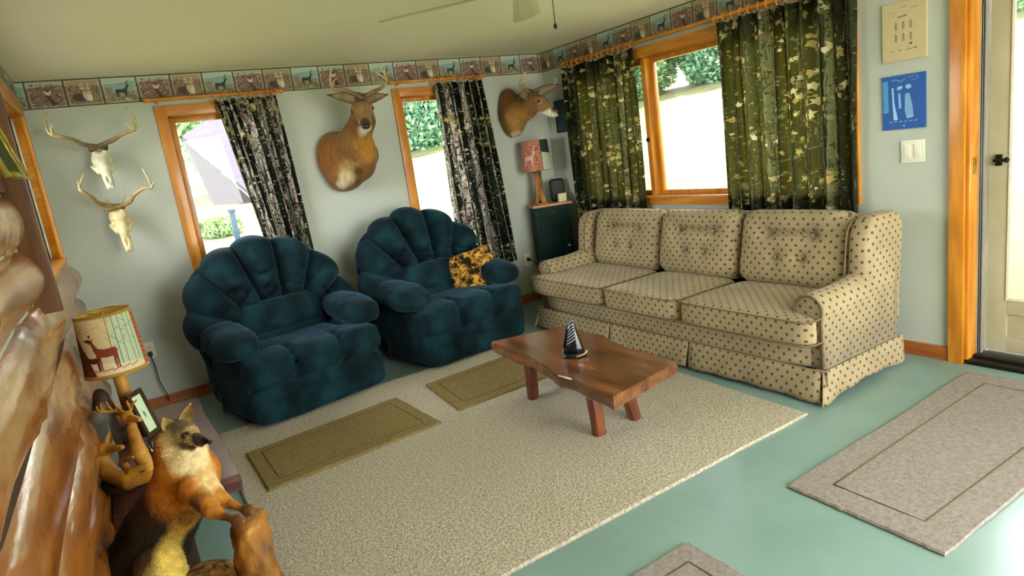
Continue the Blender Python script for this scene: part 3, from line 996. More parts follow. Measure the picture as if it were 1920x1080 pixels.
P1('pane', box(X0 + .012, X0 + .016, ya + .09, yb - .09, .31, 1.94), M['glass'], sd, bevel=0)
P1('latch', join(box(X0 - .02, X0, yb - .06, yb - .035, 1.0, 1.055), box(X0 - .035, X0 - .018, yb - .085, yb - .03, 1.02, 1.035),
                 xf(sq((0, 0, 0), (.012, .012, .014), 2, 6), (X0 - .03, yb - .088, 1.028))), M['blackm'], sd, bevel=.002)

portal((.16, -1.67, 1.41), (0, R(-90), 0), 1.0, 2.3) if False else None

# ------------------------------------------------------------------ outdoors
def hgt(x, y):
    X = np.maximum(0, x - 1.0); Y = np.maximum(0, y - 1.0)
    return -.16 + np.hypot(.15 * X, .065 * Y) + .05 * np.sin(x * .9) * np.cos(y * .7) * np.clip(np.hypot(X, Y) / 8, 0, 1)


gx = np.concatenate([np.linspace(-40, -8, 12), np.linspace(-7, 30, 75), np.linspace(32, 80, 14)])
gy = np.concatenate([np.linspace(-40, -10, 10), np.linspace(-9, 30, 78), np.linspace(32, 80, 14)])
GX, GY = np.meshgrid(gx, gy, indexing='ij')
GV = np.stack([GX.ravel(), GY.ravel(), hgt(GX.ravel(), GY.ravel())], 1)
ny_ = len(gy)
GF = [(i * ny_ + j, (i + 1) * ny_ + j, (i + 1) * ny_ + j + 1, i * ny_ + j + 1) for i in range(len(gx) - 1) for j in range(ny_ - 1)]
mk('lawn', (GV, GF), M['grass'], kind='structure')


def leafball(n, size, seed, rx, rz, base=0.0, c0='#3f6b3c', c1='#8fb36a'):
    r = np.random.default_rng(seed)
    d = r.normal(size=(n, 3)); d /= np.linalg.norm(d, axis=1)[:, None]
    rad = r.uniform(.55, 1.0, n) ** .5
    lump = 1 + .22 * smoothnoise(d, seed + 5, 4)
    c = d * (rad * lump)[:, None] * np.array([rx, rx, rz]) + np.array([0, 0, base + rz])
    a = r.normal(size=(n, 3)); a /= np.linalg.norm(a, axis=1)[:, None]
    b = np.cross(a, r.normal(size=(n, 3))); b /= np.linalg.norm(b, axis=1)[:, None]
    s = r.uniform(.6, 1.3, n)[:, None] * size
    V = np.stack([c - a * s, c + b * s * .5, c + a * s, c - b * s * .5], 1).reshape(-1, 3)
    F = [(4 * i, 4 * i + 1, 4 * i + 2, 4 * i + 3) for i in range(n)]
    t = r.uniform(0, 1, n)[:, None]
    C = np.repeat(np.array(lin(c0)) * (1 - t) + np.array(lin(c1)) * t, 4, axis=0)
    return V, F, C


def make_tree(label, seed, c0, c1, n=15000):
    t = thing('bushy_tree', label, 'tree', group='trees beyond the lawn')
    mk('trunk', tube(spline([(0, 0, -.3), (.1, 0, 1.5), (-.1, .1, 3.5), (.1, 0, 6)], 8), np.linspace(.28, .1, 8), 8), M['barkm'], t)
    mk('foliage', leafball(n, .15, seed, 2.7, 4.2, -.8, c0, c1), M['leafm'], t, smooth=False, kind='stuff')
    return t


protos = [make_tree('', 1, '#3c6e48', '#93b87a'), make_tree('', 2, '#2f5e46', '#7fa87c'), make_tree('', 3, '#4e8050', '#a9c886')]


def copy_tree(o, parent=None):
    c = o.copy(); COL.objects.link(c); c.parent = parent
    for ch in [q for q in bpy.data.objects if q.parent == o]: copy_tree(ch, c)
    return c


spots = [(-7.5, 29, 1.0), (-2.6, 29.5, 1.0), (2.4, 29.5, 1.05), (7.0, 27.6, 1.0), (11.5, 26, 1.05), (15.8, 23.6, 1.0), (19.4, 20.2, 1.05), (22.4, 16.4, 1.0), (24.8, 12.2, 1.05), (28.5, 8.2, 1.1)]
words = ['farthest left tree beyond the lawn, outside the left wall window', 'hazy tree left of the barn roof in the left tall window', 'tree behind the barn roof in the left tall window',
         'tree hidden in line with the middle deer mount, beyond the lawn', 'tree filling the left half of the right tall window', 'tree at the right edge of the right tall window, partly behind its curtain',
         'tree beyond the grass hill, in line with the corner cabinet', 'tree at the left edge of the wide window behind the sofa', 'tree at the top middle of the wide window behind the sofa',
         'rightmost tree above the grass hill, behind the door side curtain']
for i, (x, y, s) in enumerate(spots):
    o = protos[i % 3] if i < 3 else copy_tree(protos[i % 3])
    o.location = (x, y, float(hgt(np.array(x), np.array(y)))); o.scale = (s, s, s * (.92 + .1 * (i % 3))); o.rotation_euler = (0, 0, i * 1.3)
    o['label'] = words[i]

# barn beyond the left narrow window
barn = thing('old_barn', 'lilac-grey barn with a steep roof seen through the leftmost tall window', 'barn', (0.6, 19.0, 0))
pa, pb, pc, pd = at(343, 262, 'd', 20), at(407, 220, 'd', 20.6), at(476, 300, 'd', 20.6), at(455, 356, 'd', 20)
gz = 1.0
roof = np.array([pa, pb, pc + (pc - pb) * .4, pd + (pd - pa) * .25])
mk('roof', (np.vstack([roof, roof + A(0, .0, .12)]), [(0, 1, 2, 3), (7, 6, 5, 4), (0, 1, 5, 4), (1, 2, 6, 5), (2, 3, 7, 6), (3, 0, 4, 7)]), M['barnroof'], barn, world=True, smooth=False)
q0, q3 = roof[0] + A(.06, .15, -.05), roof[3] + A(0, .15, -.05)
q1 = roof[1] + A(.1, .15, -.05)
wv = [q0, q3, A(q3[0], q3[1], .2), A(q0[0] + .55, q0[1], .2)]
bk = [p + A(.6, 5, 0) for p in wv]
mk('wall', (np.array(wv + bk), [(0, 1, 2, 3), (7, 6, 5, 4), (0, 3, 7, 4), (1, 5, 6, 2), (0, 4, 5, 1)]), M['barnwall'], barn, world=True, smooth=False)
bq = at(402, 372, 'd', 14)
bush = thing('round_bush', 'low green bush on the lawn in front of the barn', 'bush', (bq[0], bq[1], float(hgt(bq[0], bq[1]))))
mk('foliage', leafball(2600, .05, 9, .42, .26, -.06, '#4f7a3c', '#a8c488'), M['leafm'], bush, smooth=False, kind='stuff')
mk('stem', tube([(0, 0, -.05), (0, 0, .3)], .03, 6), M['barkm'], bush)
pq = at(431, 383, 'd', 13)
post = thing('garden_post', 'dark navy post standing on the lawn beside the bush', 'post', (pq[0], pq[1], float(hgt(pq[0], pq[1]))))
mk('shaft', box(-.05, .05, -.05, .05, -.1, .62), M['post'], post, bevel=.01)
mk('cap', box(-.07, .07, -.07, .07, .6, .66), M['post'], post, bevel=.01)

struct('bounce_slab', join(box(-9, 4.5, -16, -6.42, -.14, -.06)), mat('pale_bounce_slab', '#c0bba8', '#ccc8b4', rough=.9, scale=2))  # unseen pale slab, added to bounce sunlight up to the ceiling
# ------------------------------------------------------------------ sofa
sofa = thing('sofa', 'long cream three-seat sofa patterned with small brown dots, skirted base', 'sofa', (-.5, -2.01, 0), R(-90))
S = M['sofa']


def piping(parent, pts, r=.005, closed=False, m=None):
    if closed: pts = list(pts) + [pts[0]]
    return mk('piping', tube(pts, r, 6), m or M['piping'], parent)


def armsec(X, hw, zb, zt, rr, n=26):
    """closed section in X/Z of an arm: straight sides and a rolled top"""
    pts = [(X - hw, zb)]
    cz = zt - rr
    for k in range(n - 3):
        t = R(205) - k / (n - 4) * R(230)
        pts.append((X + rr * math.cos(t), cz + rr * math.sin(t)))
    pts.append((X + hw, zb))
    return pts


for sgn in (-1, 1):
    X = sgn * 1.115
    secs = []
    for i, y in enumerate(np.concatenate([[-.345, -.342, -.332], np.linspace(-.31, .30, 14)])):
        shr = (.80, .93, 1, 1)[min(i, 3)]
        zt = .535 + .045 * max(0, (y + .1)) / .4
        p = armsec(X, .078 * shr, .165, zt * (1 if i > 1 else .985), .084 * shr)
        secs.append(np.array([(a, y, b) for a, b in p]))
    arm = mk('arm', wrinkle(loft(secs), .003, 18, 4), S, sofa, cube=1)
    ring = [(a, -.350, b) for a, b in armsec(X, .068, .17, .53, .074)]
    piping(arm, ring)
    # wing rising from the back of the arm
    secs = []
    for i, t in enumerate(np.linspace(0, 1, 12)):
        z = .42 + t * .40
        y0 = .02 + .05 * t + (.05 * max(0, (t - .75) / .25) ** 2)
        y1 = .385 + .03 * t - (.05 * max(0, (t - .8) / .2) ** 2)
        hw = .062 * (1 if t < .93 else .8)
        loop = []
        for k in range(24):
            a = 2 * PI * k / 24
            ca, sa = math.cos(a), math.sin(a)
            e = .45
            loop.append((X + sgn * .012 + hw * abs(ca) ** e * np.sign(ca), (y0 + y1) / 2 + (y1 - y0) / 2 * abs(sa) ** e * np.sign(sa), z))
        secs.append(np.array(loop))
    top = secs[-1].copy(); c_ = top.mean(0); top = c_ + (top - c_) * .75; top[:, 2] += .012; secs.append(top)
    wing = mk('wing', wrinkle(loft(secs), .003, 14, 9), S, sofa, cube=1)
    piping(wing, [(X + sgn * .012 - sgn * .055, .015 + .05 * t + .05 * max(0, (t - .75) / .25) ** 2, .44 + t * .38) for t in np.linspace(0, 1, 12)])

mk('back_frame', sq((0, .34, .47), (1.16, .085, .345), 8, 14), S, sofa, cube=1)
mk('front_rail', sq((0, .0, .235), (1.175, .375, .085), 12, 10), S, sofa, cube=1)
piping(sofa, [(-1.175, -.378, .165), (1.175, -.378, .165)])

# seat cushions: the outer two are T shaped and wrap in front of the arms
edges = [(-1.185, -.345), (-.335, .325), (.335, 1.185)]
ed = [(-1.19, -.335), (-.33, .335), (.34, 1.19)]
for k, (x0, x1) in enumerate(ed):
    def shape(V, k=k, x0=x0, x1=x1):
        V = V.copy()
        if k != 1:
            sg = -1 if k == 0 else 1
            edge = x1 if k == 2 else x0
            xx = V[:, 0] + (x0 + x1) / 2
            inner = sg * (1.03)
            back = V[:, 1] > -.24 + .0
            over = sg * (xx - inner)
            t = np.clip((V[:, 1] + .205) / .03, 0, 1)
            lim = inner + sg * .0
            nx = np.where(over > 0, lim + sg * over * (1 - t), xx)
            V[:, 0] = nx - (x0 + x1) / 2
        V[:, 2] += .012 * np.cos(np.clip(V[:, 0] / (x1 - x0) * PI, -1.5, 1.5)) * (V[:, 2] > 0)
        return V
    cy, hy = -.165, .295
    g = sq((0, 0, 0), ((x1 - x0) / 2 - .003, hy, .068), 9, 22)
    V = g[0]
    V = shape(V)
    V = V + A((x0 + x1) / 2, cy, .365)
    g = wrinkle((V, g[1]), .0025, 16, k)
    cu = mk('seat_cushion', g, S, sofa, cube=1)
    e = .008
    for zz in (.424, .306):
        yy0 = cy - hy + .004
        loop = [(x0 + .02, yy0 + .012, zz), (x0 + .05, yy0, zz), (x1 - .05, yy0, zz), (x1 - .02, yy0 + .012, zz), (x1 - .006, yy0 + .05, zz)]
        if k == 2: loop += [(x1 - .006, -.31, zz)]
        else: loop += [(x1 - .006, .05, zz)]
        piping(cu, loop, .0045)
    if k == 0: piping(cu, [(x0 + .006, -.31, .424), (x0 + .006, cy - hy + .05, .424), (x0 + .02, cy - hy + .016, .424)], .0045)

# back cushions with tufted line and two buttons
bx = [(-1.045, -.345), (-.335, .335), (.345, 1.045)]
for k, (x0, x1) in enumerate(bx):
    wd = x1 - x0; cx = (x0 + x1) / 2
    bt = [(-.15, .30), (.15, .30), (-.075, .165), (.085, .165)]

    def dm(X, Z, wd=wd):
        d = .042 * np.exp(-((Z - .305) / .012) ** 2) * (np.abs(X) < .155)
        d += .012 * np.exp(-((Z - .305) / .04) ** 2) * np.exp(-(np.abs(X) / .19) ** 6)
        for bx_, bz in bt:
            d += .036 * np.exp(-(((X - bx_) ** 2 + (Z - bz) ** 2) / .022 ** 2))
            d += .016 * np.exp(-(((X - bx_) ** 2 + (Z - bz) ** 2) / .06 ** 2))
        for bx_ in (-.075, .085):
            d += .006 * np.exp(-((X - bx_) / .012) ** 2) * np.clip(1 - np.abs(Z - .1) / .1, 0, 1)
        return d
    g = pad(wd, .445, .19, 44, 44, P=9, Q=.5, n=9, dimple=dm, crown=.12)
    g = xf(g, (0, 0, 0), (R(-13), 0, 0))
    g = (g[0] + A(cx, .135, .415), g[1])
    bc = mk('back_cushion', wrinkle(g, .002, 14, 20 + k), S, sofa, cube=1)
    for bx_, bz in bt[2:] + bt[:2]:
        p = A(bx_, -.088, bz)
        c, s = math.cos(R(-13)), math.sin(R(-13))
        p = A(p[0], c * p[1] - s * p[2], s * p[1] + c * p[2]) + A(cx, .135, .415)
        mk('button', sq(p, (.010, .005, .010), 2, 6), S, bc, cube=1)
    pr = [(x0 + .02, .02), (x0 + .006, .1), (x0 + .006, .36), (x0 + .03, .425), (x0 + .1, .44), (x1 - .1, .44), (x1 - .03, .425), (x1 - .006, .36), (x1 - .006, .1), (x1 - .02, .02)]
    c, s = math.cos(R(-13)), math.sin(R(-13))
    piping(bc, [(a, c * -.03 - s * b + .135, s * -.03 + c * b + .415) for a, b in pr], .0045)


def skirt(pts_top, pts_bot, n=30, sag=.0):
    secs = []
    for t in np.linspace(0, 1, n):
        i = t * (len(pts_top) - 1); j = min(int(i), len(pts_top) - 2); fr = i - j
        a = np.array(pts_top[j]) * (1 - fr) + np.array(pts_top[j + 1]) * fr
        b = np.array(pts_bot[j]) * (1 - fr) + np.array(pts_bot[j + 1]) * fr
        b = b + A(0, 0, sag * math.sin(PI * t))
        col = [a + (b - a) * u + A(0, 0, 0) for u in np.linspace(0, 1, 7)]
        nrm = np.cross(np.array(pts_top[-1]) - np.array(pts_top[0]), A(0, 0, 1)); nrm /= np.linalg.norm(nrm)
        col = [p + nrm * .006 * math.sin(t * 23) * u for p, u in zip(col, np.linspace(0, 1, 7))]
        secs.append(np.array(col + [p - nrm * .006 for p in col[::-1]]))
    return loft(secs)


zt = .163
fy = -.382
for x0, x1 in ((-1.185, -.355), (-.35, .35), (.355, 1.185)):
    l = .03 if x0 < -1 else 0
    r_ = .03 if x1 > 1 else 0
    mk('skirt_panel', skirt([(x0, fy, zt), (x1, fy, zt)], [(x0 - l + .012, fy - .035, .012), (x1 + r_ - .012, fy - .035, .012)], 24, .008), S, sofa, cube=1)
for sgn in (-1, 1):
    X = 1.200 * sgn
    p = [(X, fy + .01, zt), (X, .345, zt)]; q = [(X + .03 * sgn, fy - .05, .008), (X + .012 * sgn, .345, .008)]
    if sgn > 0: p, q = p, q
    mk('skirt_panel', skirt(p, q, 24, .035), S, sofa, cube=1)
for x in (-1.19, -.352, .352, 1.19):
    mk('pleat_insert', join(box(x - .03, x + .03, fy + .01, fy + .02, .01, .17)), S, sofa, cube=1, smooth=False)

# ------------------------------------------------------------------ recliners
VEL = M['velvet']


def recliner(label, loc, rz, seed):
    t = thing('recliner', label, 'recliner', loc, rz, 'overstuffed velour recliners')
    t0, t1 = R(-14), R(194)
    N = 7

    def yb(z): return .10 + (z - .5) * .42
    for i in range(N):
        th0 = t0 + (t1 - t0) * i / N; th1 = t0 + (t1 - t0) * (i + 1) / N
        tm, dt = (th0 + th1) / 2, (th1 - th0)
        ns, ntt = 18, 64
        ss = np.sin(np.linspace(-1, 1, ns + 1) * PI / 2); tt = (1 - np.cos(np.linspace(0, PI, ntt + 1))) / 2
        Sg, Tg = np.meshgrid(ss, tt, indexing='ij')
        th = tm + Sg * dt / 2 * 1.04
        ox = .57 * np.cos(th) * (1 - .075 * Sg ** 2); oz = .565 + .515 * np.sin(th) * (1 - .075 * Sg ** 2)
        ix = .27 * np.cos(th); iz = .535 + .12 * np.sin(th)
        X = ix + (ox - ix) * Tg; Z = iz + (oz - iz) * Tg
        prof = np.clip(1 - np.abs(Sg) ** 2.1, 0, 1) ** .6 * np.clip(1 - np.abs(2 * Tg - 1) ** 7, 0, 1) ** .5
        rr = np.random.default_rng(seed * 10 + i)
        wr = np.zeros_like(X)
        for q in range(6):
            c0 = rr.uniform(.04, .45); tl = rr.uniform(-.2, .2)
            wr += .034 * np.exp(-((Tg - c0 - tl * Sg - .05 * Sg ** 2) / .018) ** 2) * rr.uniform(.4, 1)
        base = yb(Z)
        Yf = base - prof * (.135 + .02 * (1 - Tg)) + wr * prof
        Ybk = base + prof * .09
        V = np.concatenate([np.stack([X, Yf, Z], -1).reshape(-1, 3), np.stack([X, Ybk, Z], -1).reshape(-1, 3)])
        n1 = (ns + 1) * (ntt + 1); F = []
        idx = lambda a, b: a * (ntt + 1) + b
        for a in range(ns):
            for b in range(ntt):
                q = (idx(a, b), idx(a, b + 1), idx(a + 1, b + 1), idx(a + 1, b))
                F.append(q); F.append(tuple(x + n1 for x in q[::-1]))
        rim = {idx(a, b) + n1: idx(a, b) for a in range(ns + 1) for b in range(ntt + 1) if a in (0, ns) or b in (0, ntt)}
        F = [tuple(rim.get(x, x) for x in q) for q in F]
        F = [q for q in F if len(set(q)) == 4]
        mk('back_channel', (V, F), VEL, t)
    # outer back shell
    g = sq((0, 0, 0), (.50, .085, .44), 3, 14)
    V = g[0]; V[:, 1] += V[:, 2] * .30
    mk('back_shell', (V + A(0, .235, .55), g[1]), VEL, t)
    g = xf(pad(.60, .23, .20, 22, 18, 5, .5, 6), (0, .055, .44), (R(-16), 0, 0))
    mk('lumbar_pad', wrinkle(g, .006, 14, seed), VEL, t)
    g = xf(pad(.60, .14, .17, 22, 14, 4, .5, 6), (0, .03, .345), (R(-10), 0, 0))
    mk('lumbar_pad', wrinkle(g, .005, 14, seed + 3), VEL, t)
    mk('seat', wrinkle(sq((0, -.12, .37), (.30, .24, .07), 5, 14), .006, 10, seed + 1), VEL, t)

    def seams(V):
        V = V.copy()
        for xs in (-.15, .15):
            V[:, 1] += .040 * np.exp(-((V[:, 0] - xs) / .014) ** 2) * (V[:, 1] < .02)
            V[:, 2] -= .030 * np.exp(-((V[:, 0] - xs) / .012) ** 2) * (V[:, 2] > .02)
        return V
    mk('front_roll', wrinkle(sq((0, -.345, .345), (.445, .135, .100), 5, 40, seams), .009, 13, seed + 2), VEL, t)
    mk('footrest_panel', wrinkle(sq((0, -.355, .145), (.44, .105, .125), 6, 24), .009, 18, seed + 5), VEL, t)
    for sg in (-1, 1):
        g = sq((sg * .375, .0, .235), (.085, .39, .20), 5, 16)
        mk('side_panel', wrinkle(g, .005, 10, seed + 6), VEL, t)

        def slope(V):
            V = V.copy()
            V[:, 2] += .03 * (V[:, 1] / .3)
            V[:, 0] *= 1 + .08 * (-V[:, 1] / .3)
            return V
        g = sq((sg * .405, -.135, .515), (.132, .265, .086), 2.7, 20, slope)
        ap = mk('arm_pad', wrinkle(g, .009, 24, seed + 8), VEL, t)
        a_ = np.linspace(0, 2 * PI, 30)
    mk('base', box(-.33, .33, -.28, .34, 0.0, .07), M['black'], t, bevel=.01)
    lv = mk('recline_lever', tube([(-.44, .06, .16), (-.475, .06, .18), (-.48, .12, .20), (-.485, .20, .20)], .010, 8), M['black'], t)
    mk('lever_grip', sq((-.486, .20, .20), (.010, .05, .016), 3, 6), M['black'], lv)
    mk('lever_bracket', box(-.476, -.464, .04, .08, .03, .19), M['blackm'], t, bevel=.003)
    return t


rec1 = recliner('dark teal velour recliner nearest the log wall, beneath the leftmost window', (-2.765, -.64, 0), R(9), 1)
rec2 = recliner('dark teal velour recliner near the corner cabinet with a camouflage pillow on its seat', (-1.60, -.57, 0), R(7.5), 2)

# camouflage pillow on the far recliner
def pil(V):
    return V
g = pad(.36, .33, .13, 24, 24, 2.2, .6, 14)
g = xf(g, (0, 0, 0), (R(-20), R(-12), R(-20)))
pc_ = at(905, 548, 'y', -.70)
pillow = mk('throw_pillow', wrinkle((g[0], g[1]), .008, 16, 5), M['camoC'], cube=1.4, loc=tuple(pc_ + A(.0, 0, .01)))
tag(pillow, 'small brown and gold camouflage throw pillow leaning on the right recliner arm', 'pillow')

# ------------------------------------------------------------------ rugs and mats
def rug(name, label, pts, th, m, inset=None, cat='rug', zb=0.001, group=None, groove=None, wob=.0012, seed=1):
    P = np.array(pts, float)
    r = np.random.default_rng(seed)
    out = []
    for a, b in zip(P, np.roll(P, -1, 0)):
        for k in range(24):
            p = a + (b - a) * k / 24
            out.append(p + (r.normal(size=2) * wob if k else 0))
    out = np.array(out); c = P.mean(0)
    def ring(sc_in, z):
        d = c - out; L = np.linalg.norm(d, axis=1)[:, None]
        q = out + d / L * sc_in
        return np.column_stack([q, np.full(len(q), z)])
    secs = [ring(0, zb), ring(-.002, zb + th * .5), ring(.006, zb + th)]
    V, F = loft(secs)
    cen = np.array([*c, zb])
    root = tag(empty(name, (*c, zb)), label, cat, group)
    mk('pile', (V, F), m, root, world=True, smooth=False)
    if groove:
        for fr in groove:
            q = [P[i] + (c - P[i]) * 0 for i in range(4)]
            # inset rectangle at fr metres from each side
            e = [(P[(i + 1) % 4] - P[i]) / np.linalg.norm(P[(i + 1) % 4] - P[i]) for i in range(4)]
            ins = [P[i] + e[i] * fr - e[i - 1] * fr for i in range(4)]
            pts3 = [(*p, zb + th + .0005) for p in ins] + [(*ins[0], zb + th + .0005)]
            mk('carved_line', tube([p for s_ in range(4) for p in np.linspace(pts3[s_], pts3[s_ + 1], 6)[:-1]] + [pts3[0]], .004, 4, flat=.5), M['groove'], root, world=True)
    return root


rug('area_rug', 'large cream berber rug lying under the coffee table and recliners', [(-3.345, -.95), (-.93, -1.0), (-1.03, -3.225), (-3.36, -3.235)], .012, M['rug'], wob=.001)
rug('floor_mat', 'tan mat with carved border in front of the left recliner', [(-3.25, -1.415), (-2.345, -1.335), (-2.318, -1.905), (-3.245, -1.955)], .012, M['mat'], zb=.0135, groove=(.07,), group='small mats on the floor', seed=2)
rug('floor_mat', 'tan mat in front of the right recliner, half hidden behind the coffee table', [(-2.125, -1.28), (-1.25, -1.22), (-1.25, -1.80), (-2.17, -1.83)], .012, M['mat'], zb=.0135, groove=(.07,), group='small mats on the floor', seed=3)
rug('door_mat', 'grey mat with carved border on the bare floor by the glass door', [(-1.63, -3.54), (-.13, -3.51), (-.12, -4.13), (-1.65, -4.105)], .012, M['matg'], groove=(.12,), group='small mats on the floor', seed=4)
rug('floor_mat', 'brown-grey mat corner at the bottom edge of the picture', [(-3.1, -3.53), (-2.16, -3.523), (-2.165, -4.1), (-3.1, -4.1)], .012, M['matg'], groove=(.08,), group='small mats on the floor', seed=5)

# ------------------------------------------------------------------ coffee table
ct = thing('coffee_table', 'low rustic coffee table, live-edge slab top on four log legs', 'table', (-1.70, -2.36, 0.013))
TZ = .338
c1, c2, c3, c4 = [at(px, py, 'z', TZ)[:2] for px, py in ((920, 640), (1062, 609), (1270, 680), (1150, 746))]


def slabgeo(cs, zt, th, seed, wob, live=(0, 2), under=.02):
    r = np.random.default_rng(seed); out = []
    for s_ in range(4):
        a, b = np.array(cs[s_]), np.array(cs[(s_ + 1) % 4])
        n = 26
        d = (b - a); nn = np.array([d[1], -d[0]]) / np.linalg.norm(d)
        for k in range(n):
            t = k / n
            w_ = 0
            if s_ in live: w_ = wob * (math.sin(t * 9 + seed) * .6 + math.sin(t * 17 + 2 * seed) * .3 + .3 * math.sin(t * 31)) * math.sin(PI * t) ** .5
            out.append(a + d * t + nn * w_)
    out = np.array(out); c = out.mean(0)
    def ring(s_, z): return np.column_stack([c + (out - c) * (1 + s_), np.full(len(out), z)])
    return loft([ring(-under * 3, zt - th), ring(-.012, zt - th * .82), ring(0, zt - th * .35), ring(-.004, zt - .006), ring(-.016, zt), ring(-.3, zt), ring(-.8, zt)])


mk('slab_top', slabgeo([c1, c2, c3, c4], TZ, .068, 2, .022, live=(1, 3)), M['slab'], ct, world=True, smooth=False)
lt = TZ - .06
for (fx, fy_), (tx, ty) in (((1124, 820), (.0, .02)), ((1000, 752), (.0, -.02)), ((1190, 790), (-.05, .02)), ((1060, 730), (-.03, -.03))):
    p = at(fx, fy_ - 6, 'z', .013)
    mk('leg', tube([p, p + A(tx * .5, ty * .5, .15), p + A(tx, ty, lt)], [.034, .037, .040], 8), M['slabedge'], ct, world=True, smooth=False)
kn = at(1084, 712, 'z', TZ - .03)
mk('knot', sq(kn + A(-.012, .0, 0), (.016, .03, .022), 2.4, 8), M['carvedark'], ct, world=True, label='dark knot hole in the slab edge')
hl = at(1012, 668, 'z', TZ + .001)

# obsidian carving on the coffee table
sc0 = at(1078, 668, 'z', TZ + .001)
art = thing('carved_figurine', 'small black pointed carving with pale stripes on the coffee table', 'figurine', tuple(sc0), R(-32))
prof = [(x * 1.12, z) for x, z in [(-.052, .02), (-.05, .06), (-.036, .11), (-.022, .155), (-.006, .185), (.006, .192), (.014, .18), (.022, .14), (.034, .09), (.042, .05), (.05, .018)]]
g = loft([np.array([(x * s_, y, z * (1 if abs(y) < .02 else .9)) for x, z in prof]) for y, s_ in ((-.022, .72), (-.014, .95), (.0, 1), (.014, .95), (.022, .72))])
mk('body', g, M['obsid'], art, smooth=True)
g = lathe([(.058, 0), (.066, .006), (.062, .018), (.05, .022)], 22)
mk('base', (g[0] * A(1.05, .62, 1), g[1]), M['obsid'], art)
for k in range(7):
    z = .075 + k * .016
    mk('stripe', tube([(-.038 + k * .0045, -.0235, z), (-.012, -.026, z + .012), (.016 - k * .001, -.0235, z + .028)], .0028, 5), M['stripe'], art)
mk('rim', tube([(.066 * math.cos(a), .040 * math.sin(a), .010 + .012 * math.cos(a) ** 2) for a in np.linspace(-1.5, 1.3, 14)], .0035, 6), M['pole'], art)

# ------------------------------------------------------------------ dark bench table by the log wall
bt_ = thing('side_bench', 'low dark wooden slab bench along the log wall holding lamp and carving', 'table', (-3.6, -1.85, 0))
BT = .352
mk('slab_top', slabgeo([(-3.815, -1.24), (-3.40, -1.24), (-3.385, -2.45), (-3.81, -2.44)], BT, .065, 5, .008, live=(1,), under=.004), M['bench'], bt_, world=True, smooth=False)
for x in (-3.73, -3.62):
    for y in (-1.36, -2.30):
        mk('leg', box(x - .035, x + .035, y - .035, y + .035, 0, BT - .06), M['carvedark'], bt_, world=True, bevel=.006)
mk('stretcher', box(-3.735, -3.725, -2.27, -1.39, .1, .14), M['carvedark'], bt_, world=True)

# ------------------------------------------------------------------ curtains on wooden rods
def rod(label, axis, a0, a1, z, off, grp=None):
    def p(a, z_=z, o=off): return A(a, -o, z_) if axis == 'y' else A(-o, a, z_)
    t = thing('curtain_rod', label, 'curtain rod', tuple(p(a0)), 0, 'wooden curtain rods')
    mk('pole', tube([p(a0 + .02), p((a0 + a1) / 2), p(a1 - .02)], .012, 12), M['rod'], t, world=True)
    for a, s in ((a0, -1), (a1, 1)):
        prof = [(0, 0), (.012, 0), (.016, .006), (.010, .012), (.019, .024), (.015, .036), (0, .04)]
        g = lathe(prof, 12)
        g = xf(g, (0, 0, 0), (0, R(90) * s, 0)) if axis == 'y' else xf(g, (0, 0, 0), (-R(90) * s, 0, 0))
        mk('finial', (g[0] + p(a - s * .022), g[1]), M['rod'], t, world=True)
    for a in (a0 + .06, a1 - .06):
        q = p(a)
        b = box(a - .008, a + .008, -off, 0, z - .022, z - .010) if axis == 'y' else box(-off, 0, a - .008, a + .008, z - .022, z - .010)
        mk('bracket', b, M['rod'], t, world=True, bevel=.003)
    return t


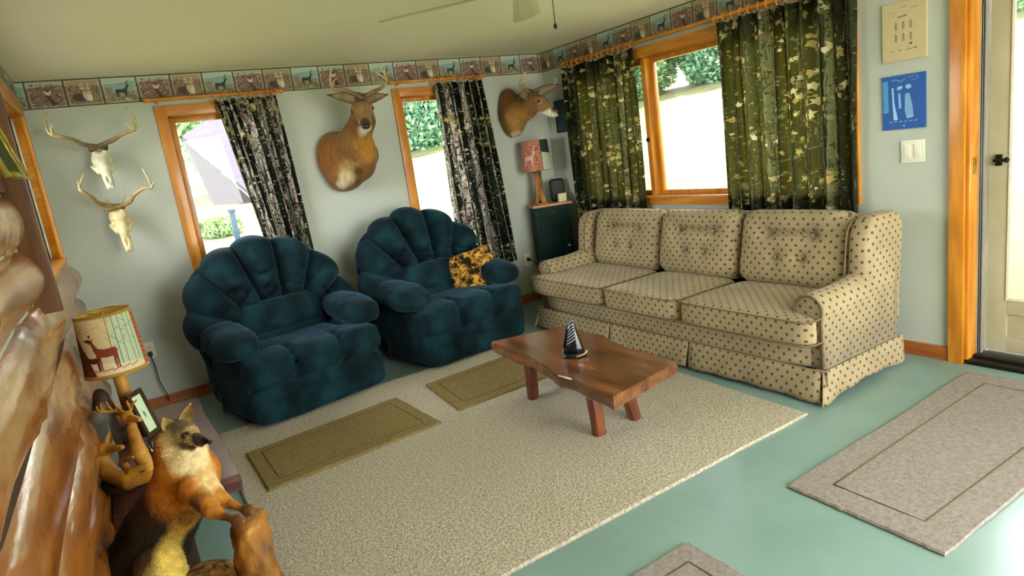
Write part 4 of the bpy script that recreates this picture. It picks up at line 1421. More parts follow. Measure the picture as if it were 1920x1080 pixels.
def curtain(label, axis, top, bot, zt, zb, off, nf, m, seed, nring, uvs=.9, umul=1.7, amp=.032, cat='curtain', group=None):
    nu, nv = nf * 12, 36
    r = np.random.default_rng(seed)
    ph = np.cumsum(r.uniform(.75, 1.25, nf + 1)); ph = (ph - ph[0]) / (ph[-1] - ph[0]) * nf
    us = np.linspace(0, 1, nu + 1)
    warp = np.interp(us * nf, np.arange(nf + 1), ph)
    ampf = np.interp(us * nf, np.arange(nf + 1), r.uniform(.6, 1.3, nf + 1))
    V = np.zeros((nu + 1, nv + 1, 3)); UV = np.zeros((nu + 1, nv + 1, 2))
    L = (top[1] - top[0])
    for j in range(nv + 1):
        v = j / nv
        z = zt + (zb - zt) * v
        a0 = top[0] + (bot[0] - top[0]) * v; a1 = top[1] + (bot[1] - top[1]) * v
        phase = 2 * PI * warp + .5 * np.sin(v * 3 + us * 5 + seed)
        d = off + amp * ampf * np.sin(phase) * (.7 + .4 * v) + .008 * np.sin(phase * 2.3 + v * 4)
        al = a0 + (a1 - a0) * us + .010 * np.sin(phase * 2)
        zz = np.full(nu + 1, z)
        if j < 4:
            zz = z - (.022 * (1 - j / 4)) * np.abs(np.sin(PI * us * (nring - 1))) ** 1.0
        if axis == 'y': V[:, j, 0] = al; V[:, j, 1] = -d
        else: V[:, j, 1] = al; V[:, j, 0] = -d
        V[:, j, 2] = zz
        UV[:, j, 0] = us * abs(L) * umul; UV[:, j, 1] = z
    P = V.reshape(-1, 3); F = []
    N = (nu + 1) * (nv + 1)
    # a second skin 3 mm behind gives the cloth its hem and thickness
    dn = A(0, 1, 0) if axis == 'y' else A(1, 0, 0)
    for i in range(nu):
        for j in range(nv):
            F.append((i * (nv + 1) + j, (i + 1) * (nv + 1) + j, (i + 1) * (nv + 1) + j + 1, i * (nv + 1) + j + 1))
    c0 = (top[0] + top[1]) / 2
    root = thing('curtain', label, 'curtain', (c0, -off, zb) if axis == 'y' else (-off, c0, zb), 0, group or 'camouflage curtains')
    mk('cloth', (P, F), m, root, world=True, uv=(UV.reshape(-1, 2) * uvs + A(seed * .37, seed * .21)))
    ringg = []
    for k in range(nring):
        u_ = k / (nring - 1)
        a = top[0] + (top[1] - top[0]) * (.01 + .98 * u_)
        tilt = r.uniform(-.5, .5)
        pts = []
        for q in np.linspace(0, 2 * PI, 19)[:-1]:
            cy, cz = .024 * math.cos(q), .024 * math.sin(q)
            pts.append((a + cy * math.sin(tilt) * .6, -(.058 + cy), zt + .022 + cz - .004) if axis == 'y' else (-(.058 + cy), a + cy * math.sin(tilt) * .6, zt + .022 + cz - .004))
        mk('ring', tube(pts + [pts[0]], .0038, 6, caps=False), M['ring'], root, world=True)
    return root


RZ = 2.032
rod('pine curtain rod above the left tall window', 'y', -3.20, -2.34, RZ, .058)
rod('pine curtain rod above the right tall window', 'y', -1.49, -.66, RZ, .058)
rod('long pine curtain rod above the wide window behind the sofa', 'x', -2.99, -.40, RZ + .004, .058)
curtain('bark camouflage curtain drawn to the right of the left tall window', 'y', (-2.80, -2.38), (-2.60, -2.33), 2.008, .44, .062, 7, M['camoA'], 1, 8, umul=1.5)
curtain('bark camouflage curtain drawn to the right of the right tall window', 'y', (-1.14, -.69), (-1.12, -.55), 2.008, .42, .062, 7, M['camoA'], 2, 8, umul=1.5)
curtain('backlit leaf camouflage curtain at the corner side of the wide window', 'x', (-1.255, -.40), (-1.235, -.33), 2.012, .40, .062, 10, M['camoB'], 3, 14)
curtain('leaf camouflage curtain at the door side of the wide window', 'x', (-2.93, -2.015), (-2.935, -2.035), 2.012, .40, .062, 10, M['camoB'], 5, 15)

# ------------------------------------------------------------------ pictures, switch, outlets
def picture(name, label, cat, axis, corners, m, frame=None, thick=.006, uvflip=False, fw=.018, group=None):
    """corners = pixels top-left, top-right, bottom-right, bottom-left on the wall"""
    P = [at(px, py, *axis) for px, py in corners]
    k = 1 if axis[0] == 'x' else 0
    a = [p[k] for p in P]; z = [p[2] for p in P]
    aL, aR = (a[0] + a[3]) / 2, (a[1] + a[2]) / 2
    zT, zB = (z[0] + z[1]) / 2, (z[2] + z[3]) / 2
    pl = axis[1]
    def q(a_, z_, d): return (pl - d, a_, z_) if k else (a_, pl - d, z_)
    root = thing(name, label, cat, q((aL + aR) / 2, zB, 0), 0, group)
    V = [q(aL, zT, thick), q(aR, zT, thick), q(aR, zB, thick), q(aL, zB, thick), q(aL, zT, 0), q(aR, zT, 0), q(aR, zB, 0), q(aL, zB, 0)]
    uv = [(0, 1), (1, 1), (1, 0), (0, 0)] * 2
    mk('print', (V, [(0, 1, 2, 3), (4, 7, 6, 5), (0, 4, 5, 1), (1, 5, 6, 2), (2, 6, 7, 3), (3, 7, 4, 0)]), m, root, world=True, smooth=False, uv=uv)
    if frame:
        s = 1 if aR > aL else -1
        for (b0, b1, c0, c1) in ((aL - s * fw, aL, zB - fw, zT + fw), (aR, aR + s * fw, zB - fw, zT + fw), (aL, aR, zT, zT + fw), (aL, aR, zB - fw, zB)):
            lo, hi = min(b0, b1), max(b0, b1)
            g = box(pl - thick - .01, pl, lo, hi, c0, c1) if k else box(lo, hi, pl - thick - .01, pl, c0, c1)
            mk('frame', g, frame, root, world=True, bevel=.003)
    return root


pc = picture('patent_poster', 'cream poster with six small bullet drawings on the right wall', 'poster', ('x', 0), [(1657, 8), (1741, -5), (1738, 106), (1657, 119)], M['pcream'], None, .012, group='posters on the right wall')
pb_ = picture('patent_poster', 'blue poster with white rifle drawing beneath the cream poster', 'poster', ('x', 0), [(1655, 146), (1737, 133), (1737, 237), (1657, 246)], M['pblue'], None, .008, group='posters on the right wall')
for pq_, nm in ((pc, 'cream'), (pb_, 'blue')):
    pass
picture('framed_picture', 'small dark navy framed picture in the corner beside the deer head', 'picture', ('x', 0), [(1044, 191), (1066, 187), (1068, 244), (1047, 247)], M['pnavy'], M['black'], .008, fw=.012)

sw = thing('light_switch', 'white double rocker light switch plate under the blue poster', 'light switch', (0, -3.188, 1.114))
mk('plate', box(-.008, 0, -3.246, -3.130, 1.056, 1.172), M['white'], sw, world=True, bevel=.003)
for y in (-3.214, -3.162):
    mk('rocker', box(-.012, -.004, y - .016, y + .016, 1.082, 1.148), M['white'], sw, world=True, bevel=.002)


def outlet(label, px, py):
    p = at(px, py, 'y', 0)
    t = thing('wall_outlet', label, 'outlet', (p[0], 0, p[2]), 0, 'white wall outlets')
    mk('plate', box(-.036, .036, -.006, 0, -.058, .058), M['white'], t, bevel=.002)
    for dz in (-.024, .024):
        mk('socket', box(-.016, .016, -.008, -.003, dz - .013, dz + .013), M['cream'], t, bevel=.002)
    return p


o1 = outlet('white wall outlet with black plug behind the deer lamp', 280, 657)
o2 = outlet('white wall outlet between the right recliner and the green cabinet', 989, 486)
cd = thing('electric_lead', 'black lamp cord hanging from the outlet left of the recliner', 'cord', tuple(o1))
e_ = at(322, 757, 'z', .02)
mk('plug', box(-.014, .014, -.035, -.008, -.036, -.008), M['black'], cd, bevel=.003)
mk('cable', tube(spline([o1 + A(0, -.03, -.03), o1 + A(.01, -.045, -.12), at(300, 716, 'y', -.05), at(315, 742, 'y', -.06), e_ + A(-.01, .0, .025)], 30), .0035, 6), M['black'], cd, world=True)
cd2 = thing('electric_lead', 'black cord plugged in beside the green corner cabinet', 'cord', tuple(o2))
mk('plug', box(-.014, .014, -.035, -.008, -.014, .014), M['black'], cd2, bevel=.003)
mk('cable', tube(spline([o2 + A(0, -.03, 0), o2 + A(.04, -.06, -.03), o2 + A(.07, -.06, -.12), o2 + A(.06, -.05, -.3)], 20), .003, 6), M['black'], cd2, world=True)
ps = thing('power_strip', 'white power strip on the floor behind the dark bench', 'power strip', tuple(at(306, 760, 'z', 0)), R(8))
mk('body', box(-.11, .07, -.025, .025, 0, .035), M['white'], ps, bevel=.006)
mk('switch', box(.04, .06, -.01, .01, .034, .042), M['cream'], ps, bevel=.002)
for k in range(3): mk('socket', box(-.09 + k * .04, -.065 + k * .04, -.012, .012, .033, .038), M['cream'], ps, bevel=.001)

# ------------------------------------------------------------------ ceiling fan
fc = A(-2.055, -2.80)
fan = thing('ceiling_fan', 'pale ceiling fan with pull chain, its blade tips at the top edge', 'ceiling fan', (fc[0], fc[1], H))
mk('canopy', lathe([(0, 0), (.09, 0), (.09, -.02), (.06, -.05), (.06, -.06), (.115, -.08), (.125, -.13), (.11, -.18), (.06, -.19), (0, -.192)], 28), M['fan'], fan)
a_b = math.atan2(-2.30 - fc[1], -2.43 - fc[0])
for k in range(5):
    a = a_b - k * R(72)
    secs = []
    for r_ in np.linspace(.15, .63, 16):
        hw = .050 + .018 * (r_ - .15) / .48
        if r_ > .60: hw *= 1 - .25 * (r_ - .60) / .03
        u_ = A(math.cos(a), math.sin(a)); n_ = A(-u_[1], u_[0])
        c_ = fc + u_ * r_
        pit = -.20
        secs.append(np.array([(*(c_ + n_ * s_ * hw), H - .198 + s_ * hw * pit + dz) for s_, dz in ((-1, 0), (-.5, .004), (.5, .004), (1, 0), (.5, -.004), (-.5, -.004))]))
    bl = mk('blade', loft(secs), M['fan'], fan, world=True, smooth=False)
    mk('blade_iron', tube([(*(fc + u_ * .09), H - .17), (*(fc + u_ * .18), H - .193)], .014, 8, flat=.4), M['brass'], bl, world=True)
ce = at(1041, 47, 'z', 1.855)
mk('pull_chain', tube([(ce[0], ce[1], 2.02), (ce[0] + .001, ce[1], 1.95), tuple(ce)], .0016, 6), M['blackm'], fan, world=True)
mk('chain_knob', sq(ce + A(0, 0, -.004), (.007, .007, .011), 2, 6), M['blackm'], fan, world=True)

# ------------------------------------------------------------------ corner cabinet with lamp, box and black speaker
cab = thing('corner_cabinet', 'dark green painted cabinet with pine top in the room corner', 'cabinet', (-.235, -.195, 0), R(-21.5))
mk('carcass', box(-.16, .16, -.09, .10, .0, .865), M['cab'], cab, bevel=.004)
mk('top', box(-.180, .180, -.115, .115, .865, .888), M['cabtop'], cab, bevel=.005)
mk('drawer_front', box(-.135, .135, -.10, -.085, .76, .845), M['cab'], cab, bevel=.004)
dr = mk('door', join(box(-.135, -.09, -.10, -.085, .10, .74), box(.09, .135, -.10, -.085, .10, .74), box(-.09, .09, -.10, -.085, .10, .16), box(-.09, .09, -.10, -.085, .68, .74),
                     box(-.09, .09, -.10, -.085, .38, .42), box(-.092, .092, -.093, -.085, .15, .70)), M['cab'], cab, bevel=.003)
mk('knob', sq((.112, -.112, .50), (.009, .012, .009), 2, 8), M['white'], dr)
mk('drawer_pull', tube([(-.0, -.103, .80), (.0, -.118, .805), (.02, -.118, .815), (.03, -.103, .82)], .003, 6), M['brass'], cab)

l2 = thing('table_lamp', 'small lamp with pinkish deer print shade and antler-like base on the cabinet', 'lamp', (-.300, -.165, .888))
trunk = []
for k, (dx, dy) in enumerate(((-.05, .0), (.045, .02), (.0, -.05), (.01, .045))):
    trunk.append(tube(spline([(dx, dy, .012), (dx * .7, dy * .7, .05), (dx * .3, dy * .3, .12), (0, 0, .22), (0, 0, .30)], 14), np.linspace(.022, .036, 14), 10))
mk('stem', join(*trunk), M['stumpwood'], l2)
mk('foot', lathe([(0, 0), (.07, 0), (.07, .01), (0, .012)], 18), M['stumpwood'], l2)


def shade(parent, r0, r1, z0, z1, m, az0, name='lamp_shade'):
    n = 48
    V, F, UV = [], [], []
    for i in range(n + 1):
        a = az0 + 2 * PI * i / n
        for r_, z, v in ((r0, z0, 0), (r1, z1, 1)):
            V.append((r_ * math.cos(a), r_ * math.sin(a), z)); UV.append((i / n, v))
    F = [(2 * i, 2 * i + 2, 2 * i + 3, 2 * i + 1) for i in range(n)]
    s = mk(name, (V, F), m, parent, uv=np.array(UV))
    V2 = [(x * .985, y * .985, z) for x, y, z in V]
    mk('lining', (V2, [f[::-1] for f in F]), M['shadein'], s)
    for r_, z in ((r0, z0), (r1, z1)):
        mk('rim', tube([(r_ * math.cos(a), r_ * math.sin(a), z) for a in np.linspace(0, 2 * PI, 40)], .0035, 6, caps=False), M['gold'], s)
    sp = []
    for a in (0, 2.1, 4.2): sp.append(tube([(0, 0, z1 - .02), (r1 * math.cos(a), r1 * math.sin(a), z1 - .008)], .0018, 5))
    mk('spider', join(*sp), M['brass'], s)
    mk('finial', lathe([(0, -.03), (.006, -.03), (.006, -.015), (.012, -.012), (.004, 0), (0, .004)], 10), M['brass'], s, loc=(0, 0, z1))
    return s


shade(l2, .135, .118, .30, .56, M['shade2'], R(-205))
sp_ = thing('black_speaker', 'black rounded box standing at the right of the cabinet top', 'speaker', (-.125, -.195, .888), R(-21))
mk('body', sq((0, .02, .10), (.065, .028, .10), 6, 12), M['black'], sp_)
mk('grille', sq((0, -.008, .10), (.056, .004, .088), 6, 8), M['blackm'], sp_)
cb = thing('cream_box', 'small cream box in front of the black speaker', 'box', (-.140, -.268, .888), R(-15))
mk('carton', box(-.036, .036, -.018, .018, 0, .068), M['cream'], cb, bevel=.002)
mk('lid', box(-.038, .038, -.020, .020, .052, .071), M['cream'], cb, bevel=.002)


# ------------------------------------------------------------------ deer heads and skulls
def frame_axes(F_, up=(0, 0, 1), roll=0):
    F_ = np.array(F_, float); F_ /= np.linalg.norm(F_)
    Rt = np.cross(F_, up); Rt /= np.linalg.norm(Rt)
    U_ = np.cross(Rt, F_)
    c, s = math.cos(roll), math.sin(roll)
    return np.array([c * Rt + s * U_, F_, -s * Rt + c * U_])     # rows: right, forward, up


def ear_geo(base, tip, face, wd, cup=.35, n=12, m=8):
    """cupped leaf from base to tip, opening towards 'face'"""
    base, tip, face = np.array(base, float), np.array(tip, float), np.array(face, float)
    L = tip - base; ln = np.linalg.norm(L); L /= ln
    face = face - L * (face @ L); face /= np.linalg.norm(face)
    S_ = np.cross(L, face)
    V, C = [], []
    for th in (0, 1):
        for i in range(n + 1):
            t = i / n
            hw = wd * (math.sin(PI * min(1, t ** .75 * .93 + .10)) ** .75) if t < 1 else 0.002
            for j in range(m + 1):
                s_ = (j / m - .5) * 2
                p = base + L * ln * t + S_ * hw * s_ + face * (hw * cup * 1.6 * (s_ ** 2 - .5)) - face * th * .006
                V.append(p)
                C.append((t, s_, th))
    N = (n + 1) * (m + 1); F = []
    for i in range(n):
        for j in range(m):
            q = (i * (m + 1) + j, i * (m + 1) + j + 1, (i + 1) * (m + 1) + j + 1, (i + 1) * (m + 1) + j)
            F.append(q); F.append(tuple(x + N for x in q[::-1]))
    for i in range(n):
        for j in (0, m):
            a, b = i * (m + 1) + j, (i + 1) * (m + 1) + j
            F.append((a, b, b + N, a + N))
    for j in range(m):
        for i in (0, n):
            a, b = i * (m + 1) + j, i * (m + 1) + j + 1
            F.append((a, b, b + N, a + N))
    return np.array(V), F, np.array(C)


def ear_col(C, outer, inner, rim):
    o = np.zeros((len(C), 3))
    for i, (t, s_, th) in enumerate(C):
        if th == 1: c = lin(outer)
        else:
            e = max(0, (abs(s_) - .55) / .45) ** 1.5
            c = tuple(a * (1 - e) + b * e for a, b in zip(lin(inner), lin(rim)))
            if t > .88: c = lin(rim)
        o[i] = c
    return o


def antler(parent, pts, tines, r0=.013, world=True, base='#5a4424', tip='#cfc08a', name='antler'):
    gs = []
    P_ = spline(pts, 36)
    n = len(P_)
    rad = r0 * (1 - .78 * np.linspace(0, 1, n) ** 1.3) + .001
    rad[0] *= 1.35; rad[1] *= 1.3
    g = tube(P_, rad, 10); t = np.repeat(np.linspace(0, 1, n), 10)
    cols = [np.array(lin(base)) * (1 - t[:, None]) + np.array(lin(tip)) * t[:, None]]
    gs.append((g[0], g[1], cols[0]))
    for f, q, r_ in tines:
        i = int(f * (n - 1)); p0 = P_[i]; q = np.array(q, float)
        mid = (p0 + q) / 2 + (P_[min(i + 2, n - 1)] - p0) * .6
        tp = spline([p0, mid, q], 12)
        g = tube(tp, np.linspace(r_, .0015, 12), 8); t = np.repeat(np.linspace(f * .8, 1, 12), 8)
        gs.append((g[0], g[1], np.array(lin(base)) * (1 - t[:, None]) + np.array(lin(tip)) * t[:, None]))
    return mk(name, join(*gs), M['antler'], parent, world=world)


def deer_mount(label, wallprims, head, F_, roll, neck, ears, antlers, spots_, h=.0085, sc=1.0):
    ax = frame_axes(F_, roll=roll)
    hd = np.array(head, float)
    L = lambda r_, f, u_: hd + sc * (r_ * ax[0] + f * ax[1] + u_ * ax[2])
    e = lambda c, r: ('e', L(*c), tuple(q * sc for q in r), ax)
    prims = list(wallprims) + [
        e((0, -.01, 0), (.070, .092, .068)),
        e((0, .05, .012), (.052, .07, .045)),
        ('c', L(0, .04, -.01), L(0, .195, -.062), .060 * sc, .031 * sc),
        ('c', L(0, .0, -.045), L(0, .175, -.088), .050 * sc, .020 * sc),
        e((0, .205, -.066), (.033, .034, .029)),
        ('c', L(.050, .045, .028), L(.040, .075, .012), .018 * sc, .012 * sc), ('c', L(-.050, .045, .028), L(-.040, .075, .012), .018 * sc, .012 * sc),
    ]
    a0, a1, ra, rb = neck
    prims.append(('c', a0, a1, ra, rb)); prims.append(('c', a1, L(0, -.035, -.03), rb, .066 * sc))
    t = thing('deer_shoulder_mount', label, 'deer mount', (wallprims[0][1][0], 0, wallprims[0][1][2]), 0, 'mounted deer heads on the back wall')
    V, F = blob(prims, .035, h, clip=lambda P: P[:, 1] + .004, noise=.0015)
    base = '#7c562c'
    sp = [(p_, r_, c_) + ((h_,) if h_ else ()) for p_, r_, c_, h_ in spots_]
    sp += [(L(0, .03, .03), .10 * sc, '#7c5c34', 2.5), (L(0, .10, -.02), .09 * sc, '#8a6a40', 2.5), (L(0, .17, -.105), .075 * sc, '#ddd6c0', 3), (L(0, .10, -.125), .06 * sc, '#e2dcc6', 3),
           (L(.058, .055, .005), .022 * sc, '#a8946a', 2), (L(-.058, .055, .005), .022 * sc, '#a8946a', 2), (L(0, .195, -.05), .042 * sc, '#4c3826', 3), (L(0, .0, .06), .05 * sc, '#5c4326', 2.5)]
    C = blend(V, base, sp)
    body = mk('body', (V, F, C), M['hide'], t, world=True)
    mk('nose', wrinkle(sq(L(0, .226, -.058), (.026 * sc, .022 * sc, .019 * sc), 2.4, 8), .001, 40), M['nose'], t, world=True)
    for s_ in (-1, 1):
        mk('eye', sq(L(s_ * .0655, .052, .008), (.0165 * sc,) * 3, 2, 8), M['eye'], t, world=True)
    for k, s_ in enumerate((-1, 1)):
        b0 = L(s_ * .055, -.035, .045)
        g = ear_geo(b0, ears[k][0], ears[k][1], ears[k][2])
        mk('ear', (g[0], g[1], ear_col(g[2], '#6c4f2c', '#8f7c5c', '#4a3418')), M['hide'], t, world=True)
        ap, tn = antlers[k]
        antler(t, [L(s_ * .030, -.015, .055)] + list(ap), tn, .0150)
    return t


Y = lambda px, py, y: at(px, py, 'y', y)
# buck on the middle of the back wall, looking into the room
hd1 = Y(679, 203, -.40)
deer_mount('mounted buck facing forward between the two tall windows',
           [('e', Y(640, 300, -.06), (.175, .17, .21)), ('e', Y(672, 285, -.12), (.125, .19, .22)), ('e', Y(648, 330, -.10), (.13, .15, .115)), ('e', Y(625, 285, -.05), (.11, .12, .14)),
            ('c', Y(640, 335, -.06), Y(690, 290, -.12), .09, .08)],
           hd1, (-.30, -.84, -.36), R(-2), (Y(664, 268, -.22), Y(680, 226, -.31), .125, .085),
           [(Y(613, 178, -.42), (-.3, -1, -.1), .042), (Y(729, 177, -.42), (-.3, -1, -.1), .042)],
           [([Y(655, 172, -.42), Y(640, 168, -.48), Y(624, 166, -.55), Y(619, 152, -.58), Y(621, 127, -.58)], [(.30, Y(668, 164, -.46), .010), (.66, Y(631, 146, -.6), .010)]),
            ([Y(700, 172, -.42), Y(714, 165, -.50), Y(724, 153, -.56), Y(720, 138, -.58), Y(708, 120, -.58)], [(.18, Y(688, 163, -.46), .010), (.66, Y(693, 131, -.6), .011), (.74, Y(722, 120, -.60), .010)])],
           [(Y(612, 300, -.1), .14, '#7a4f22', 1.5), (Y(690, 275, -.28), .11, '#b07c2e', 1.5), (Y(652, 318, -.27), .075, '#9a8050', 1.2), (Y(650, 336, -.25), .06, '#b5a47c', 1.3), (Y(640, 350, -.2), .045, '#bfb08a', 1.5),
            (Y(674, 322, -.25), .035, '#5e4222', 1.2), (Y(672, 340, -.22), .03, '#5e4222', 1.2), (Y(684, 247, -.42), .06, '#d8cfb2', 2)])  # the two small dark spots paint shade into the brisket crease
# buck near the corner, looking right
hd2 = Y(1003, 190, -.33)
deer_mount('mounted buck looking right, beside the corner above the pink lamp',
           [('e', Y(957, 212, -.04), (.10, .12, .18)), ('e', Y(963, 232, -.06), (.09, .11, .12)), ('e', Y(955, 195, -.05), (.08, .11, .13))],
           hd2, (.62, -.70, -.33), R(0), (Y(966, 213, -.10), Y(988, 202, -.24), .135, .088),
           [(Y(972, 178, -.42), (.3, -1, 0), .052), (Y(1050, 157, -.34), (.3, -1, 0), .040)],
           [([Y(984, 168, -.35), Y(976, 158, -.38), Y(979, 146, -.42), Y(986, 134, -.45)], [(.32, Y(991, 158, -.42), .009), (.40, Y(1005, 154, -.46), .009), (.6, Y(995, 147, -.44), .009)]),
            ([Y(1020, 163, -.30), Y(1035, 158, -.28), Y(1043, 152, -.28), Y(1040, 146, -.30)], [(.5, Y(1046, 143, -.3), .005)])],
           [(Y(950, 210, -.1), .15, '#6e4a24', 1.3), (Y(975, 225, -.2), .12, '#a87a3e', 1.5), (Y(968, 250, -.1), .05, '#c8b48a', 2)], sc=.92)


def skull(label, c, F_, m, antl, seed, sc=1.0):
    ax = frame_axes(F_, up=(0, -1, 0))
    hd = np.array(c, float)
    L = lambda r_, f, u_: hd + sc * (r_ * ax[0] + f * ax[1] + u_ * ax[2])
    prims = [('e', L(0, -.0, -.01), (.050 * sc, .060 * sc, .045 * sc), ax), ('c', L(0, .04, -.005), L(0, .13, -.02), .038 * sc, .022 * sc), ('c', L(0, .13, -.02), L(0, .205, -.025), .021 * sc, .013 * sc),
             ('c', L(.012, .15, -.022), L(.012, .215, -.028), .011 * sc, .008 * sc), ('c', L(-.012, .15, -.022), L(-.012, .215, -.028), .011 * sc, .008 * sc),
             ('c', L(.05, .045, -.012), L(.034, .09, -.02), .012 * sc, .009 * sc), ('c', L(-.05, .045, -.012), L(-.034, .09, -.02), .012 * sc, .009 * sc),
             ('c', L(.026, -.02, .03), L(.036, -.035, .052), .014 * sc, .012 * sc), ('c', L(-.026, -.02, .03), L(-.036, -.035, .052), .014 * sc, .012 * sc)]

    def clip(P):
        d = np.full(len(P), -1.0)
        for s_ in (-1, 1):
            d = np.maximum(d, .021 * sc - np.linalg.norm(P - L(s_ * .045, .042, .010), axis=1))
            d = np.maximum(d, .008 * sc - np.linalg.norm(P - L(s_ * .024, .085, .020), axis=1))
        d = np.maximum(d, -ell(P, L(0, .175, -.004), (.010 * sc, .030 * sc, .012 * sc), ax))
        return d
    t = thing('deer_skull_mount', label, 'deer skull', tuple(hd), 0, 'antlered skulls on the back wall')
    V, F = blob(prims, .012, .0042, clip=clip, noise=.001)
    mk('skull', (V, F), m, t, world=True)
    for k, s_ in enumerate((-1, 1)):
        ap, tn = antl[k]
        antler(t, [L(s_ * .040, -.028, .045)] + list(ap), tn, .0135, base='#56401f' if seed == 1 else '#7a5c28')
    mk('hanger', box(hd[0] - .012, hd[0] + .012, -.075, 0, hd[2] - .012, hd[2] + .012), M['blackm'], t, world=True)
    return t


skull('upper antlered deer skull, greyish with dark-based wide antlers', Y(190, 297, -.10), (.03, -.80, -.72), M['bone'],
      [([Y(160, 272, -.17), Y(137, 262, -.24), Y(113, 256, -.28), Y(94, 251, -.28), Y(87, 236, -.25), Y(86, 212, -.20)], [(.24, Y(154, 260, -.2), .009), (.62, Y(98, 233, -.34), .010)]),
       ([Y(211, 263, -.17), Y(226, 253, -.24), Y(243, 246, -.28), Y(254, 242, -.28), Y(253, 224, -.25), Y(235, 201, -.20)], [(.18, Y(210, 254, -.2), .010), (.58, Y(235, 230, -.3), .010), (.62, Y(247, 222, -.34), .010)])], 1, 1.14)
skull('lower antlered deer skull, yellowish with lighter narrow antlers', Y(223, 405, -.095), (.03, -.52, -.85), M['bone_y'],
      [([Y(190, 383, -.16), Y(172, 370, -.22), Y(158, 361, -.27), Y(150, 355, -.28), Y(151, 343, -.25), Y(157, 325, -.20)], [(.10, Y(203, 366, -.20), .007), (.72, Y(144, 338, -.31), .008)]),
       ([Y(240, 381, -.16), Y(251, 366, -.23), Y(270, 353, -.28), Y(284, 352, -.28), Y(279, 338, -.25), Y(266, 314, -.20)], [(.10, Y(229, 354, -.20), .007), (.66, Y(290, 340, -.33), .010)])], 2, 1.12)

# ------------------------------------------------------------------ things on the bench
lp = A(-3.705, -1.60, BT)
l1 = thing('table_lamp', 'rustic pole lamp with deer and birch print shade on the dark bench', 'lamp', tuple(lp))
mk('pole', wrinkle(tube(spline([(.0, 0, .0), (.004, 0, .12), (0, 0, .36)], 14), .028, 12), .003, 30), M['pole'], l1)
mk('wood_base', wrinkle(sq((-.03, .0, .035), (.085, .075, .04), 3, 10), .012, 24, 4), M['carvedark'], l1)
mk('harp', tube([(.0, 0, .36), (.03, 0, .42), (.03, 0, .54), (0, 0, .58), (-.03, 0, .54), (-.03, 0, .42), (0, 0, .36)], .0025, 5), M['brass'], l1)
shade(l1, .128, .112, .325, .60, M['shade'], R(-170))

st = thing('grey_rock', 'tall grey rock standing against the logs behind the deer carving', 'rock', tuple(A(-3.805, -1.98, BT)))
mk('stone', wrinkle(sq((0, 0, .13), (.034, .06, .135), 2.6, 16), .012, 26, 6), M['rock'], st)
st2 = thing('driftwood_piece', 'dark driftwood piece beneath the lamp shade behind the carving', 'driftwood', tuple(A(-3.79, -1.72, BT)))
mk('wood', wrinkle(sq((0, 0, .14), (.040, .07, .145), 2.4, 16), .02, 20, 8), M['carvedark'], st2)

# small leaning picture frame
bl, br = at(278, 822, 'z', BT + .003), at(302, 804, 'z', BT + .003)
tl, tr = Y(235, 743, bl[1] - .02), Y(262, 727, br[1] - .02)
pf = thing('photo_frame', 'small dark wooden frame with tiny etching leaning on the bench', 'picture frame', tuple(bl))
nrm = np.cross(br - bl, tl - bl); nrm /= np.linalg.norm(nrm)
if nrm @ (CAM - bl) < 0: nrm = -nrm


def quadslab(a, b, c, d, n_, th):
    V = [a, b, c, d] + [p - n_ * th for p in (a, b, c, d)]
    return np.array(V), [(0, 1, 2, 3), (7, 6, 5, 4), (0, 4, 5, 1), (1, 5, 6, 2), (2, 6, 7, 3), (3, 7, 4, 0)]


def bil(u_, v): return (bl * (1 - u_) + br * u_) * (1 - v) + (tl * (1 - u_) + tr * u_) * v


for a, b, c, d in (((0, 0), (.18, 0), (.18, 1), (0, 1)), ((.82, 0), (1, 0), (1, 1), (.82, 1)), ((.18, 0), (.82, 0), (.82, .09), (.18, .09)), ((.18, .91), (.82, .91), (.82, 1), (.18, 1))):
    mk('frame', quadslab(*[bil(*q) + nrm * .006 for q in (a, b, c, d)], nrm, .014), M['frame'], pf, world=True, smooth=False)
mk('picture', quadslab(*[bil(*q) for q in ((.17, .08), (.83, .08), (.83, .92), (.17, .92))], nrm, .006), M['psmall'], pf, world=True, smooth=False, uv=[(0, 0), (1, 0), (1, 1), (0, 1)] * 2)
mk('easel_leg', tube([bil(.5, .6) - nrm * .01, (bl + br) / 2 - nrm * .09], .005, 6, flat=.5), M['black'], pf, world=True)

D = lambda px, py, d: at(px, py, 'd', d)
# carved deer group
D_ = D
D = lambda px, py, d: at(px, py, 'd', d * .925)
cv = thing('deer_carving', 'honey coloured carving of a buck, doe and fawn on a dark base on the bench', 'sculpture', tuple(at(245, 915, 'z', BT)))
c_ = lambda a, b, ra, rb: ('c', D(*a), D(*b), ra, rb)
prims = [c_((247, 800, 2.72), (262, 850, 2.70), .022, .034), c_((262, 850, 2.70), (284, 890, 2.68), .036, .026),
         ('e', D(238, 782, 2.72), (.028, .028, .026)), c_((240, 783, 2.72), (262, 787, 2.66), .021, .011),
         ('e', D(196, 842, 2.62), (.027, .027, .027)), c_((200, 842, 2.62), (229, 839, 2.58), .022, .012),
         c_((190, 852, 2.63), (203, 885, 2.62), .030, .036), c_((203, 885, 2.62), (240, 903, 2.60), .037, .034), c_((240, 903, 2.60), (285, 893, 2.60), .032, .022),
         c_((230, 862, 2.62), (248, 858, 2.60), .013, .009), c_((240, 880, 2.62), (230, 866, 2.62), .018, .012), c_((246, 884, 2.6), (276, 872, 2.6), .018, .014),
         c_((284, 890, 2.66), (300, 905, 2.62), .016, .012), c_((188, 870, 2.66), (215, 900, 2.70), .03, .04), c_((230, 905, 2.68), (262, 895, 2.72), .045, .04)]
prims = [(q[0], q[1], q[2], q[3] * .84, q[4] * .84) if q[0] == 'c' else (q[0], q[1], tuple(v * .88 for v in q[2])) for q in prims]
